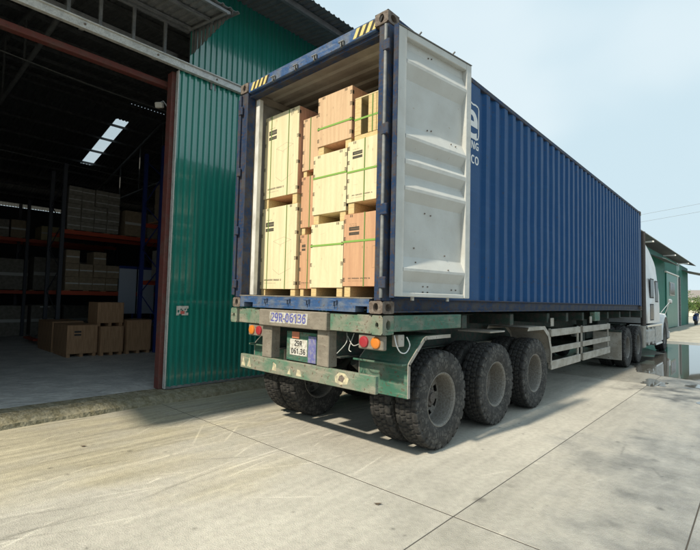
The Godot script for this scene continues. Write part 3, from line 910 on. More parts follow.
func build_sliding_door() -> void:
	var t := thing("sliding_door", "green corrugated sliding door hung from the rail with a torn sticker", "door", V(-4.22, 0.14, -2.5))
	part(t, "door_sheet", ribbed(-0.005, -4.98, 0.16, 5.16, 0.105, 0.030, 0.030, 0.062, -4.225, 0.004), M.green)
	bx(t, "door_backing", V(-4.265, 0.15, -4.99), V(-4.2365, 5.14, -0.004), M.red_steel, 0.002)
	bx(t, "edge_trim", V(-4.27, 0.135, -0.004), V(-4.188, 5.15, 0.012), M.galv, 0.003)
	bx(t, "edge_trim", V(-4.27, 0.135, -5.0), V(-4.196, 5.15, -4.985), M.galv, 0.003)
	bx(t, "bottom_trim", V(-4.245, 0.125, -4.98), V(-4.198, 0.165, -0.006), M.galv_dark, 0.003)
	for z in [-0.6, -4.3]:
		var r := bx(t, "hanger", V(-4.205, 5.05, z - 0.05), V(-4.198, 5.26, z + 0.05), M.galv_dark, 0.002)
		r.name = r.name
	# torn sticker: pale scraps with a red patch
	var b := MB.new()
	var f := noise(95, 9.0, 2)
	for i in 9:
		for k in 7:
			var zz := -0.125 - i * 0.022
			var yy := 1.26 + k * 0.021
			if f.get_noise_2d(i * 1.7, k * 1.7) < -0.12 and (i > 0 and k < 5): continue
			var rd := 0.0345
			b.quad(V(-4.225 + rd, yy, zz), V(-4.225 + rd, yy, zz - 0.022), V(-4.225 + rd, yy + 0.021, zz - 0.022), V(-4.225 + rd, yy + 0.021, zz))
	var st := part(t, "sticker", b, M.plate)
	st.set_meta("label", "torn white sticker with a red patch")
	b = MB.new()
	b.quad(V(-4.1895, 1.28, -0.19), V(-4.1895, 1.28, -0.26), V(-4.1895, 1.325, -0.26), V(-4.1895, 1.325, -0.19))
	put(st, "red_print", b, flat(Color(0.55, 0.12, 0.10), 0.7))

# ---------------------------------------------------------------- goods inside
func inside_crate(label: String, lo: Vector3, hi: Vector3, printed := false) -> void:
	var t := thing("storage_crate", label, "crate", V((lo.x + hi.x) * 0.5, lo.y, (lo.z + hi.z) * 0.5), "plywood crates on the warehouse floor")
	var f := 0.075
	for z in [lo.z + 0.01, (lo.z + hi.z - 0.07) * 0.5, hi.z - 0.08]:
		bx(t, "runner", V(lo.x + 0.02, lo.y, z), V(hi.x - 0.02, lo.y + f, z + 0.07), M.ply_brown, 0.003)
	bx(t, "body", V(lo.x + 0.012, lo.y + f, lo.z), V(hi.x - 0.012, hi.y - 0.012, hi.z), M.ply_brown, 0.002)
	bx(t, "front_panel", V(hi.x - 0.012, lo.y + f, lo.z - 0.002), V(hi.x, hi.y, hi.z + 0.002), M.ply_brown, 0.002)
	bx(t, "lid", V(lo.x, hi.y - 0.012, lo.z), V(hi.x - 0.012, hi.y, hi.z), M.ply_brown, 0.002)
	for z in [lo.z + 0.05, hi.z - 0.05]:
		bx(t, "batten", V(hi.x, lo.y + f + 0.01, z - 0.03), V(hi.x + 0.012, hi.y - 0.01, z + 0.03), M.ply_brown, 0.002)
	if printed:
		bx(t, "stencil", V(hi.x, hi.y - 0.17, hi.z - 0.28), V(hi.x + 0.001, hi.y - 0.13, hi.z - 0.14), M.ink, 0.0)
		bx(t, "stencil", V(hi.x, hi.y - 0.24, hi.z - 0.28), V(hi.x + 0.001, hi.y - 0.20, hi.z - 0.14), M.ink, 0.0)
func carton(label: String, lo: Vector3, hi: Vector3, m: Material, group: String) -> void:
	var t := thing("carton", label, "box", V((lo.x + hi.x) * 0.5, lo.y, (lo.z + hi.z) * 0.5), group)
	bx(t, "box_body", lo, hi, m, 0.006)
	bx(t, "tape", V(hi.x - 0.002, lerpf(lo.y, hi.y, 0.45), lo.z + 0.01), V(hi.x + 0.0015, lerpf(lo.y, hi.y, 0.55), hi.z - 0.01), M.wrap, 0.0)
func rack(label: String, x0: float, x1: float, zs: Array, levels: Array, top: float, post: Material) -> Node3D:
	var t := thing("pallet_rack", label, "rack", V((x0 + x1) * 0.5, 0.12, (zs[0] + zs[-1]) * 0.5), "pallet racks in the warehouse")
	for z in zs:
		for x in [x0, x1]: bx(t, "upright", V(x - 0.045, 0.12, z - 0.045), V(x + 0.045, top, z + 0.045), post, 0.004)
		var b := MB.new()
		var y := 0.4
		var s := 0
		while y < top - 0.7:
			b.tube([V(x0 if s % 2 == 0 else x1, y, z), V(x1 if s % 2 == 0 else x0, y + 0.6, z)], 0.015, 5)
			y += 0.6
			s += 1
		part(t, "brace", b, post)
	for y in levels:
		for i in zs.size() - 1:
			for x in [x0, x1]: bx(t, "beam", V(x - 0.025, y - 0.11, zs[i + 1] + 0.046), V(x + 0.025, y, zs[i] - 0.046), M.rack_orange, 0.004)
			for k in 6:
				var z: float = lerpf(zs[i] - 0.2, zs[i + 1] + 0.2, k / 5.0)
				bx(t, "shelf_board", V(x0 + 0.03, y + 0.001, z - 0.07), V(x1 - 0.03, y + 0.021, z + 0.07), M.ply_brown, 0.0)
	return t
func build_interior() -> void:
	var F := 0.12
	inside_crate("low plywood crate with black stencil, nearest of the group on the warehouse floor", V(-9.9, F, -0.56), V(-8.85, 0.84, 0.06), true)
	inside_crate("small plywood crate on the floor underneath another crate", V(-9.55, F, -1.10), V(-8.75, 0.80, -0.60))
	inside_crate("small plywood crate standing on top of another crate", V(-9.5, 0.80, -1.12), V(-8.85, 1.36, -0.54))
	inside_crate("plain dull plywood crate beside the blue rack upright", V(-9.4, F, -1.76), V(-8.75, 0.94, -1.18))
	inside_crate("long dark plywood crate behind the stencilled crate", V(-11.3, F, -0.62), V(-10.05, 0.86, 0.05))
	rack("blue and orange pallet rack nearest the sliding door", -9.75, -8.72, [-1.86, -4.5, -7.1], [1.94, 3.5], 5.4, M.rack_blue)
	rack("grey and orange pallet rack holding a tall stack of grey cartons", -12.2, -11.05, [-0.30, -2.95, -5.6], [1.62, 3.25], 5.0, M.rack_grey)
	rack("far pallet rack against the gloom at the left of the warehouse", -16.4, -15.2, [2.6, -0.4, -3.2], [1.6, 3.3], 4.6, M.rack_grey)
	var r2 := RandomNumberGenerator.new()
	r2.seed = 12
	# stack of cartons on the upper shelf
	for row in 5:
		for k in 4:
			var z0 := -0.42 - k * 0.33
			var y0 := 3.28 + row * 0.235
			carton("grey carton, %s row and %s, in the stack on the upper rack shelf" % [["bottom", "second", "third", "fourth", "top"][row], ["leftmost", "second from left", "third from left", "rightmost"][k]], V(-11.7 + r2.randf_range(-0.03, 0.03), y0, z0 - 0.32), V(-11.1 + r2.randf_range(-0.04, 0.03), y0 + 0.232, z0), M.carton_grey, "grey cartons stacked on the upper rack shelf")
	for row in 3:
		for k in 4:
			var z0 := -0.45 - k * 0.34
			var y0 := 1.645 + row * 0.36
			if row == 2 and k % 2 == 1: continue
			carton("brown carton, %s row and %s, below the shelf of grey cartons" % [["bottom", "second", "top"][row], ["leftmost", "second from left", "third from left", "rightmost"][k]], V(-11.75, y0, z0 - 0.33), V(-11.12 + r2.randf_range(-0.05, 0.03), y0 + 0.357, z0), M.carton, "brown cartons on the middle rack shelf")
	for k in 3:
		var z0 := -2.05 - k * 0.72
		for row in 2: carton("large brown carton, %s layer and %s, on top shelf of the rack nearest the door" % [["lower", "upper"][row], ["left", "middle", "right"][k]], V(-9.55, 3.525 + row * 0.5, z0 - 0.68), V(-8.78, 4.02 + row * 0.5, z0), M.carton, "large cartons on the rack nearest the door")
		carton("large grey carton, %s of three, on lower shelf of the rack nearest the door" % ["left", "middle", "right"][k], V(-9.55, 1.965, z0 - 0.68), V(-8.78, 2.75, z0), M.carton_grey, "large cartons on the lower shelf nearest the door")
	for k in 5:
		var z0 := 2.2 - k * 0.95
		carton("dim carton, %s from the left, on the lower shelf of the far rack" % ["first", "second", "third", "fourth", "fifth"][k], V(-16.2, 1.625, z0 - 0.8), V(-15.3, 2.4 + r2.randf_range(0, 0.5), z0), M.carton_grey, "cartons on the lower shelf of the far rack")
		carton("dim carton, %s from the left, on the floor below the far rack" % ["first", "second", "third", "fourth", "fifth"][k], V(-16.2, F, z0 - 0.85), V(-15.3, 1.0 + r2.randf_range(0, 0.3), z0), M.carton_grey, "cartons below the far rack")
	var sizes := [0.55, 0.38, 0.46, 0.62, 0.34, 0.5]
	for bay in [[-11.72, -11.1, 3.28, -1.9, 6, "right of the grey stack, upper shelf", 0.9], [-9.5, -8.8, 0.12, -1.95, 6, "on the floor under the rack nearest the door", 0.75], [-16.2, -15.3, 3.325, 2.2, 6, "on the top shelf of the far rack", 0.7]]:
		var z0: float = bay[3]
		for k in bay[4]:
			var wd: float = sizes[(k * 5 + int(bay[2])) % 6]
			var hh: float = bay[6] * (0.55 + 0.45 * sizes[(k * 3 + 1) % 6] / 0.62)
			if not (bay[2] > 3.3 and z0 - wd < -0.7):
				carton("%s carton, %s from the left, %s" % [["brown", "grey"][k % 2], ["first", "second", "third", "fourth", "fifth", "sixth"][k], bay[5]], V(bay[0], bay[2], z0 - wd), V(bay[1] + r2.randf_range(-0.08, 0.0), bay[2] + hh, z0), [M.carton, M.carton_grey][k % 2], "mixed cartons filling the racks")
			z0 -= wd + 0.04
	carton("yellowish carton alone on the top shelf of the far rack", V(-16.1, 3.325, -1.35), V(-15.3, 3.80, -0.80), flat(Color(0.42, 0.36, 0.20), 0.8), "")
	# tall pale panels standing in the lower bay of the middle rack
	for k in 2:
		var t := thing("door_panel", ["pale grey board with blue top edge standing left in the middle rack", "pale grey board with blue top edge standing right in the middle rack"][k], "panel", V(-11.02, 1.1, -2.0 - k * 0.52), "pale boards standing by the middle rack")
		var z := -1.76 - k * 0.53
		bx(t, "board", V(-11.0, 1.0, z - 0.48), V(-10.96, 2.30, z), M.panel_white, 0.004)
		bx(t, "top_edge", V(-11.005, 2.30, z - 0.485), V(-10.955, 2.38, z + 0.005), M.rack_blue, 0.004)
		for s in [0.05, 0.40]: bx(t, "leg", V(-11.0, F, z - s - 0.03), V(-10.96, 1.0, z - s), M.rack_blue, 0.003)
	# hand pallet truck handle and pallet far left
	var h := thing("pallet_truck", "hand pallet truck with an upright handle in the dim left of the warehouse", "pallet truck", V(-12.4, F, 0.0))
	var b := MB.new()
	b.tube([V(-12.3, 0.25, -0.35), V(-12.35, 1.15, -0.33)], 0.02, 6)
	b.tube([V(-12.35, 1.15, -0.45), V(-12.35, 1.15, -0.21)], 0.018, 6)
	part(h, "handle", b, M.galv)
	for s in [-0.2, 0.2]: bx(h, "fork", V(-13.4, 0.2, -0.35 + s - 0.07), V(-12.3, 0.26, -0.35 + s + 0.07), M.rack_orange, 0.004)
	for s in [-0.12, 0.12]:
		b = MB.new()
		b.xf = Transform3D(Basis(Vector3.UP, PI / 2), V(-12.28, 0.21, -0.35 + s))
		b.lathe([Vector2(-0.03, 0.0), Vector2(-0.03, 0.09), Vector2(0.03, 0.09), Vector2(0.03, 0.0)], 16)
		part(h, "wheel", b, M.rubber)

# ---------------------------------------------------------------- container
# rectangular face with an oval pocket in it; u to the right, w up, seen from outside
func holed(b: MB, c: Vector3, u: Vector3, w: Vector3, hw: float, hh: float, rx: float, ry: float, depth: float) -> void:
	var nn := u.cross(w)
	var m := 24
	for i in m:
		var P := []
		for k in [i, i + 1]:
			var a: float = TAU * k / m + TAU / 48.0 * 0.0
			var e := u * cos(a) * rx + w * sin(a) * ry
			var s: float = minf(hw / maxf(absf(cos(a)), 1e-6), hh / maxf(absf(sin(a)), 1e-6))
			P.append([c + (u * cos(a) + w * sin(a)) * s, c + e])
		b.quad(P[0][1], P[0][0], P[1][0], P[1][1])
		b.quad(P[0][1] - nn * depth, P[0][1], P[1][1], P[1][1] - nn * depth)
		b.tri(c - nn * depth, P[0][1] - nn * depth, P[1][1] - nn * depth)
func shell(b: MB, c: Vector3, h: Vector3, sx: float, sz: float) -> void:
	# the four faces of a block that carry no pocket
	var lo := c - h
	var hi := c + h
	b.quad(V(lo.x, hi.y, hi.z), V(hi.x, hi.y, hi.z), V(hi.x, hi.y, lo.z), V(lo.x, hi.y, lo.z))
	b.quad(V(lo.x, lo.y, lo.z), V(hi.x, lo.y, lo.z), V(hi.x, lo.y, hi.z), V(lo.x, lo.y, hi.z))
	if sx > 0: b.quad(V(lo.x, lo.y, lo.z), V(lo.x, lo.y, hi.z), V(lo.x, hi.y, hi.z), V(lo.x, hi.y, lo.z))
	else: b.quad(V(hi.x, lo.y, hi.z), V(hi.x, lo.y, lo.z), V(hi.x, hi.y, lo.z), V(hi.x, hi.y, hi.z))
	if sz > 0: b.quad(V(hi.x, lo.y, lo.z), V(lo.x, lo.y, lo.z), V(lo.x, hi.y, lo.z), V(hi.x, hi.y, lo.z))
	else: b.quad(V(lo.x, lo.y, hi.z), V(hi.x, lo.y, hi.z), V(hi.x, hi.y, hi.z), V(lo.x, hi.y, hi.z))
func casting(t: Node3D, x0: float, y0: float, z0: float, sx: float, sz: float) -> void:
	# sx, sz: side the open faces look to
	var w := 0.162
	var h := 0.118
	var l := 0.178
	var c := V(x0 - sx * w * 0.5, y0 + h * 0.5, z0 - sz * l * 0.5)
	var b := MB.new()
	holed(b, V(c.x, c.y, z0), V(sz, 0, 0), Vector3.UP, w * 0.5, h * 0.5, 0.030, 0.042, 0.05)
	holed(b, V(x0, c.y, c.z), V(0, 0, -sx), Vector3.UP, l * 0.5, h * 0.5, 0.046, 0.036, 0.05)
	shell(b, c, V(w, h, l) * 0.5, sx, sz)
	var o := part(t, "corner_casting", b, M.casting)
	o.set_meta("label", "rusty corner casting with oval holes")

func text_mesh(s: String, size: float, depth := 0.003, bold := true) -> TextMesh:
	var f := SystemFont.new()
	f.font_names = PackedStringArray(["Droid Sans"])
	f.font_weight = 700 if bold else 400
	var m := TextMesh.new()
	m.text = s; m.font = f; m.font_size = 64; m.pixel_size = size / 46.0; m.depth = depth
	return m

func container_side(outer: float, sgn: float) -> MB:
	# outer: x of the outer flats; sgn: side it looks to. Flat marking panel first, then trapezoid corrugation
	var b := MB.new()
	var prof := [Vector2(-0.15, -0.036), Vector2(-0.178, 0.0), Vector2(-1.92, 0.0)]
	var z := -1.92
	while z > -11.9:
		prof.append(Vector2(z - 0.05, -0.036)); prof.append(Vector2(z - 0.128, -0.036)); prof.append(Vector2(z - 0.178, 0.0)); prof.append(Vector2(z - 0.278, 0.0))
		z -= 0.278
	prof.append(Vector2(-12.05, 0.0))
	var f := noise(21, 0.8, 3)
	var rows := 9
	for i in prof.size() - 1:
		for k in rows:
			var ya := lerpf(1.60, 4.28, float(k) / rows)
			var yb := lerpf(1.60, 4.28, float(k + 1) / rows)
			var q := []
			for e in [[prof[i], ya], [prof[i + 1], ya], [prof[i + 1], yb], [prof[i], yb]]:
				var zz: float = e[0].x
				var yy: float = e[1]
				var dent := 0.005 * f.get_noise_2d(zz * 1.2, yy * 1.2) if (yy > 1.61 and yy < 4.27 and zz < -2.0) else 0.0
				if zz < -2.5 and zz > -4.6 and yy < 2.9 and yy > 1.7: dent *= 2.2
				q.append(V(outer + sgn * (e[0].y + dent), yy, zz))
			if sgn > 0: b.quad(q[0], q[1], q[2], q[3])
			else: b.quad(q[1], q[0], q[3], q[2])
	return b

func build_container() -> void:
	var t := thing("shipping_container", "long dark blue corrugated shipping container with its rear doors swung open", "container", V(-1.219, 1.45, -6.096))
	var L := -12.192
	for x in [[0.0, 1.0], [-2.438, -1.0]]:
		for z in [[0.0, 1.0], [L, -1.0]]:
			casting(t, x[0], 1.45, z[0], x[1], z[1])
			casting(t, x[0], 4.228, z[0], x[1], z[1])
	# rear frame
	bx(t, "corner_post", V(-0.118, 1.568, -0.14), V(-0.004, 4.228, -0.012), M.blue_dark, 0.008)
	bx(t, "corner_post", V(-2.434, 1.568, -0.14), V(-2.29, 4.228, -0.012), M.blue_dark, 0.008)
	bx(t, "inner_post", V(-2.289, 1.602, -0.21), V(-2.215, 4.16, -0.145), M.inner_wall, 0.006)
	bx(t, "corner_post", V(-0.12, 1.568, L + 0.01), V(-0.004, 4.228, L + 0.14), M.blue, 0.008)
	bx(t, "corner_post", V(-2.434, 1.568, L + 0.01), V(-2.32, 4.228, L + 0.14), M.blue, 0.008)
	for x in [-0.006, -2.400]:
		var rb := MB.new()
		rb.tube([V(x - 0.014, 1.60, 0.004), V(x - 0.014, 4.2, 0.004)], 0.017, 10)
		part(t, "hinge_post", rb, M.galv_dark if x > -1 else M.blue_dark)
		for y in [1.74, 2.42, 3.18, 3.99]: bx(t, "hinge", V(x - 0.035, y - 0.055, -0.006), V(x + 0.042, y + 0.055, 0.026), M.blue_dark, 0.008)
	var hd := bx(t, "door_header", V(-2.276, 4.205, -0.15), V(-0.162, 4.335, -0.012), M.blue_worn, 0.006)
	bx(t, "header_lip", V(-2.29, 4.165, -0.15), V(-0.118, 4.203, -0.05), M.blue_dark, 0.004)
	for s in [[-2.21, 1.0], [-0.44, 1.0]]:
		for k in 4:
			var b := MB.new()
			var x: float = s[0] + k * 0.085
			b.prism(PackedVector2Array([Vector2(x - 0.02, 4.222), Vector2(x + 0.025, 4.222), Vector2(x + 0.075, 4.318), Vector2(x + 0.03, 4.318)]), -0.0125, -0.0095)
			part(t, "hazard_stripe", b, M.yellow_paint)
			b = MB.new()
			b.prism(PackedVector2Array([Vector2(x + 0.026, 4.222), Vector2(x + 0.064, 4.222), Vector2(x + 0.114, 4.318), Vector2(x + 0.076, 4.318)]), -0.0125, -0.0098)
			part(t, "hazard_stripe", b, M.black_paint)
	for x in [-1.74, -1.33, -1.01, -0.60]:
		for yy in [[4.222, -0.012], [1.535, 0.0]]:
			var b := MB.new()
			b.box(V(x - 0.045, yy[0] + 0.018, yy[1] - 0.002), V(x + 0.03, yy[0] + 0.036, yy[1] + 0.032), 0.004)
			b.box(V(x - 0.02, yy[0] - 0.03, yy[1] - 0.002), V(x - 0.006, yy[0] + 0.02, yy[1] + 0.028), 0.004)
			b.box(V(x + 0.012, yy[0] - 0.02, yy[1] - 0.002), V(x + 0.024, yy[0] + 0.02, yy[1] + 0.026), 0.004)
			part(t, "cam_keeper", b, M.galv_dark if yy[0] > 3 else M.blue_worn)
	# sill with the two forklift notches
	var sb := MB.new()
	sb.prism(PackedVector2Array([Vector2(-2.276, 1.456), Vector2(-2.19, 1.456), Vector2(-2.19, 1.515), Vector2(-2.01, 1.515), Vector2(-2.01, 1.456), Vector2(-0.335, 1.456), Vector2(-0.335, 1.515), Vector2(-0.185, 1.515), Vector2(-0.185, 1.456), Vector2(-0.162, 1.456), Vector2(-0.162, 1.586), Vector2(-2.276, 1.586)]), -0.13, -0.002)
	part(t, "door_sill", sb, M.blue_worn)
	bx(t, "sill_plate", V(-2.30, 1.587, -0.20), V(-0.13, 1.600, -0.004), M.steel_dusty, 0.002)
	# rails
	for s in [[0.0, 1.0], [-2.438, -1.0]]:
		var X: float = s[0]
		var g: float = s[1]
		var b := MB.new()
		var e := func(x: float) -> float: return X - g * x
		for r in [[0.003, 0.075, 1.590, 1.602], [0.055, 0.065, 1.475, 1.590], [0.003, 0.075, 1.462, 1.475]]:
			b.box(V(minf(e.call(r[0]), e.call(r[1])), r[2], -12.02), V(maxf(e.call(r[0]), e.call(r[1])), r[3], -0.18))
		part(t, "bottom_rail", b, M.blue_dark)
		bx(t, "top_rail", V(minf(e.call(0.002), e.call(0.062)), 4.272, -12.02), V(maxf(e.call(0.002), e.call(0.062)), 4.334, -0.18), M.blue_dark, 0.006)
		part(t, "side_wall", container_side(e.call(0.010), g), M.blue)
		part(t, "side_lining", container_side(e.call(0.014), g), M.inner_wall)
	bx(t, "front_wall", V(-2.33, 1.47, L + 0.05), V(-0.11, 4.30, L + 0.09), M.blue, 0.004)
	# roof sheet with cross ribs, floor boards
	var rb2 := MB.new()
	var z := -0.15
	while z > -12.0:
		var zs := [z, z - 0.09, z - 0.115, z - 0.185, z - 0.209]
		var hs := [0.0, 0.0, -0.022, -0.022, 0.0]
		for i in 4:
			rb2.quad(V(-2.38, 4.308 + hs[i], zs[i]), V(-0.06, 4.308 + hs[i], zs[i]), V(-0.06, 4.308 + hs[i + 1], zs[i + 1]), V(-2.38, 4.308 + hs[i + 1], zs[i + 1]))
		z -= 0.209
	part(t, "roof", rb2, M.blue)
	var lin := part(t, "roof_lining", rb2, M.inner_roof)
	lin.position.y -= 0.003
	for x in [-2.388, -0.09]: bx(t, "inner_rail", V(x, 4.20, -12.0), V(x + 0.04, 4.29, -0.16), M.inner_roof, 0.004)
	for k in 6:
		var x := -2.36 + k * 0.381
		bx(t, "floor_board", V(x, 1.565, -12.0), V(x + 0.378, 1.598, -0.20), M.plank, 0.002)
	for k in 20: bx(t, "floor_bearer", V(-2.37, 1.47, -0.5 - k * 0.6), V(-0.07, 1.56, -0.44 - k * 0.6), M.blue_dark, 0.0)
	# doors swung round against the sides
	door(t, V(0.045, 0, -0.045), 1.0, -8.0, "open right door leaf showing its pale grey ribbed inside")
	door(t, V(-2.483, 0, -0.045), -1.0, 9.0, "open left door leaf seen edge on")
	# lettering left visible beyond the door
	var logo := put(t, "logo_letter", text_mesh("e", 0.44), M.white_paint)
	logo.position = V(-0.0095, 3.80, -1.685) - t.position
	logo.rotation.y = PI / 2
	logo.scale = V(1.12, 1.0, 1.0)
	var fr := MB.new()
	var fp := [V(-0.0095, 4.055, -1.50), V(-0.0095, 4.035, -1.62), V(-0.0095, 4.01, -1.72), V(-0.0095, 4.02, -1.80), V(-0.0095, 4.01, -1.86), V(-0.0095, 3.98, -1.878), V(-0.0095, 3.66, -1.878), V(-0.0095, 3.61, -1.865), V(-0.0095, 3.585, -1.80), V(-0.0095, 3.60, -1.72), V(-0.0095, 3.615, -1.50)]
	for seg in [[fp[0], fp[1]], [fp[1], fp[2]], [fp[2], fp[3]], [fp[3], fp[4]], [fp[4], fp[5]], [fp[5], fp[6]], [fp[6], fp[7]], [fp[7], fp[8]], [fp[8], fp[9]], [fp[9], fp[10]]]:
		var a: Vector3 = seg[0]
		var c: Vector3 = seg[1]
		var s := (c - a).normalized().cross(Vector3.RIGHT) * 0.011
		fr.quad(a - s + V(0.002, 0, 0), a + s + V(0.002, 0, 0), c + s + V(0.002, 0, 0), c - s + V(0.002, 0, 0))
	part(t, "logo_frame", fr, M.white_paint)
	for w in [["NG", 3.505, -1.785, 0.095], [".CO", 3.325, -1.765, 0.105]]:
		var o := put(t, "lettering", text_mesh(w[0], w[3]), M.white_paint)
		o.position = V(-0.0095, w[1], w[2]) - t.position
		o.rotation.y = PI / 2
		o.scale = V(1.05, 1, 1)

func door(t: Node3D, hinge: Vector3, g: float, turn: float, label: String) -> void:
	# leaf along local -z from the hinge; local +x*g is the inside face
	var pf := [Vector2(1.655, -0.016), Vector2(1.76, -0.016), Vector2(1.86, 0.040), Vector2(1.885, 0.040), Vector2(2.0, -0.016), Vector2(2.53, -0.016), Vector2(2.63, 0.040), Vector2(2.66, 0.040), Vector2(2.775, -0.016), Vector2(2.79, -0.016), Vector2(2.88, 0.040), Vector2(2.92, 0.040), Vector2(3.01, -0.016), Vector2(3.03, -0.016), Vector2(3.13, 0.040), Vector2(3.16, 0.040), Vector2(3.28, -0.016), Vector2(3.73, -0.016), Vector2(3.86, 0.040), Vector2(3.89, 0.040), Vector2(4.03, -0.016), Vector2(4.11, -0.016)]
	var b := MB.new()
	var bo := MB.new()
	var za := -0.135
	var zb := -1.075
	for i in pf.size() - 1:
		var p: Vector2 = pf[i]
		var q: Vector2 = pf[i + 1]
		var A := V(g * p.y, p.x, za)
		var B := V(g * p.y, p.x, zb)
		var C := V(g * q.y, q.x, zb)
		var D := V(g * q.y, q.x, za)
		var o := V(-g * 0.004, 0, 0)
		if g > 0:
			b.quad(A, B, C, D); bo.quad(B + o, A + o, D + o, C + o)
		else:
			b.quad(B, A, D, C); bo.quad(A + o, B + o, C + o, D + o)
	var leaf := put(t, "door", b, M.white_door)
	leaf.position = hinge - t.position
	leaf.rotation_degrees.y = turn
	leaf.set_meta("label", label)
	put(leaf, "outer_skin", bo, M.blue)
	var lb := func(called: String, lo: Vector3, hi: Vector3, m: Material, bev: float) -> void:
		var l := V(minf(g * lo.x, g * hi.x), lo.y, lo.z)
		var h := V(maxf(g * lo.x, g * hi.x), hi.y, hi.z)
		var o := put(leaf, called, boxmesh(h - l, bev), m)
		o.position = (l + h) * 0.5
	lb.call("stile", V(-0.022, 1.615, -0.135), V(0.041, 4.185, -0.012), M.white_door, 0.006)
	lb.call("stile", V(-0.022, 1.615, -1.165), V(0.041, 4.185, -1.075), M.white_door, 0.006)
	lb.call("top_rail", V(-0.022, 4.11, -1.075), V(0.040, 4.185, -0.135), M.white_door, 0.006)
	lb.call("bottom_rail", V(-0.022, 1.615, -1.075), V(0.030, 1.655, -0.135), M.white_door, 0.006)
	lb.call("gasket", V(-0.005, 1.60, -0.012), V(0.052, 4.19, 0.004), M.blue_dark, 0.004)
	lb.call("gasket", V(0.0, 4.186, -1.165), V(0.050, 4.194, -0.012), M.galv_dark, 0.003)
	for z in [-0.36, -0.90]:
		var r := MB.new()
		r.tube([V(-g * 0.048, 1.58, z), V(-g * 0.048, 4.22, z)], 0.017, 10)
		put(leaf, "lock_bar", r, M.galv)
		r = MB.new()
		r.tube([V(-g * 0.048, 4.19, z), V(-g * 0.048, 4.235, z), V(-g * 0.03, 4.26, z - 0.02), V(g * 0.0, 4.275, z - 0.02)], 0.009, 6)
		put(leaf, "cam", r, M.galv_dark)
	for d in [[3.30, -0.50], [3.31, -0.56], [3.24, -0.86], [3.23, -0.93], [2.45, -0.48], [2.44, -0.57], [2.09, -0.33], [1.95, -0.33], [2.05, -0.80], [1.90, -0.80], [1.72, -0.47], [1.72, -0.54], [1.70, -0.92], [1.70, -0.99], [1.665, -0.47], [1.665, -0.54], [4.05, -0.50], [4.06, -0.55]]:
		var r := MB.new()
		var px := 0.012
		for i in pf.size() - 1:
			if d[0] >= pf[i].x and d[0] <= pf[i + 1].x: px = remap(d[0], pf[i].x, pf[i + 1].x, pf[i].y, pf[i + 1].y)
		r.xf = Transform3D(Basis(), V(g * px, d[0], d[1]))
		r.lathe([Vector2(-0.002, 0.007), Vector2(0.010, 0.007), Vector2(0.012, 0.0)] if g > 0 else [Vector2(-0.012, 0.0), Vector2(-0.010, 0.007), Vector2(0.002, 0.007)], 8)
		put(leaf, "bolt", r, M.casting)

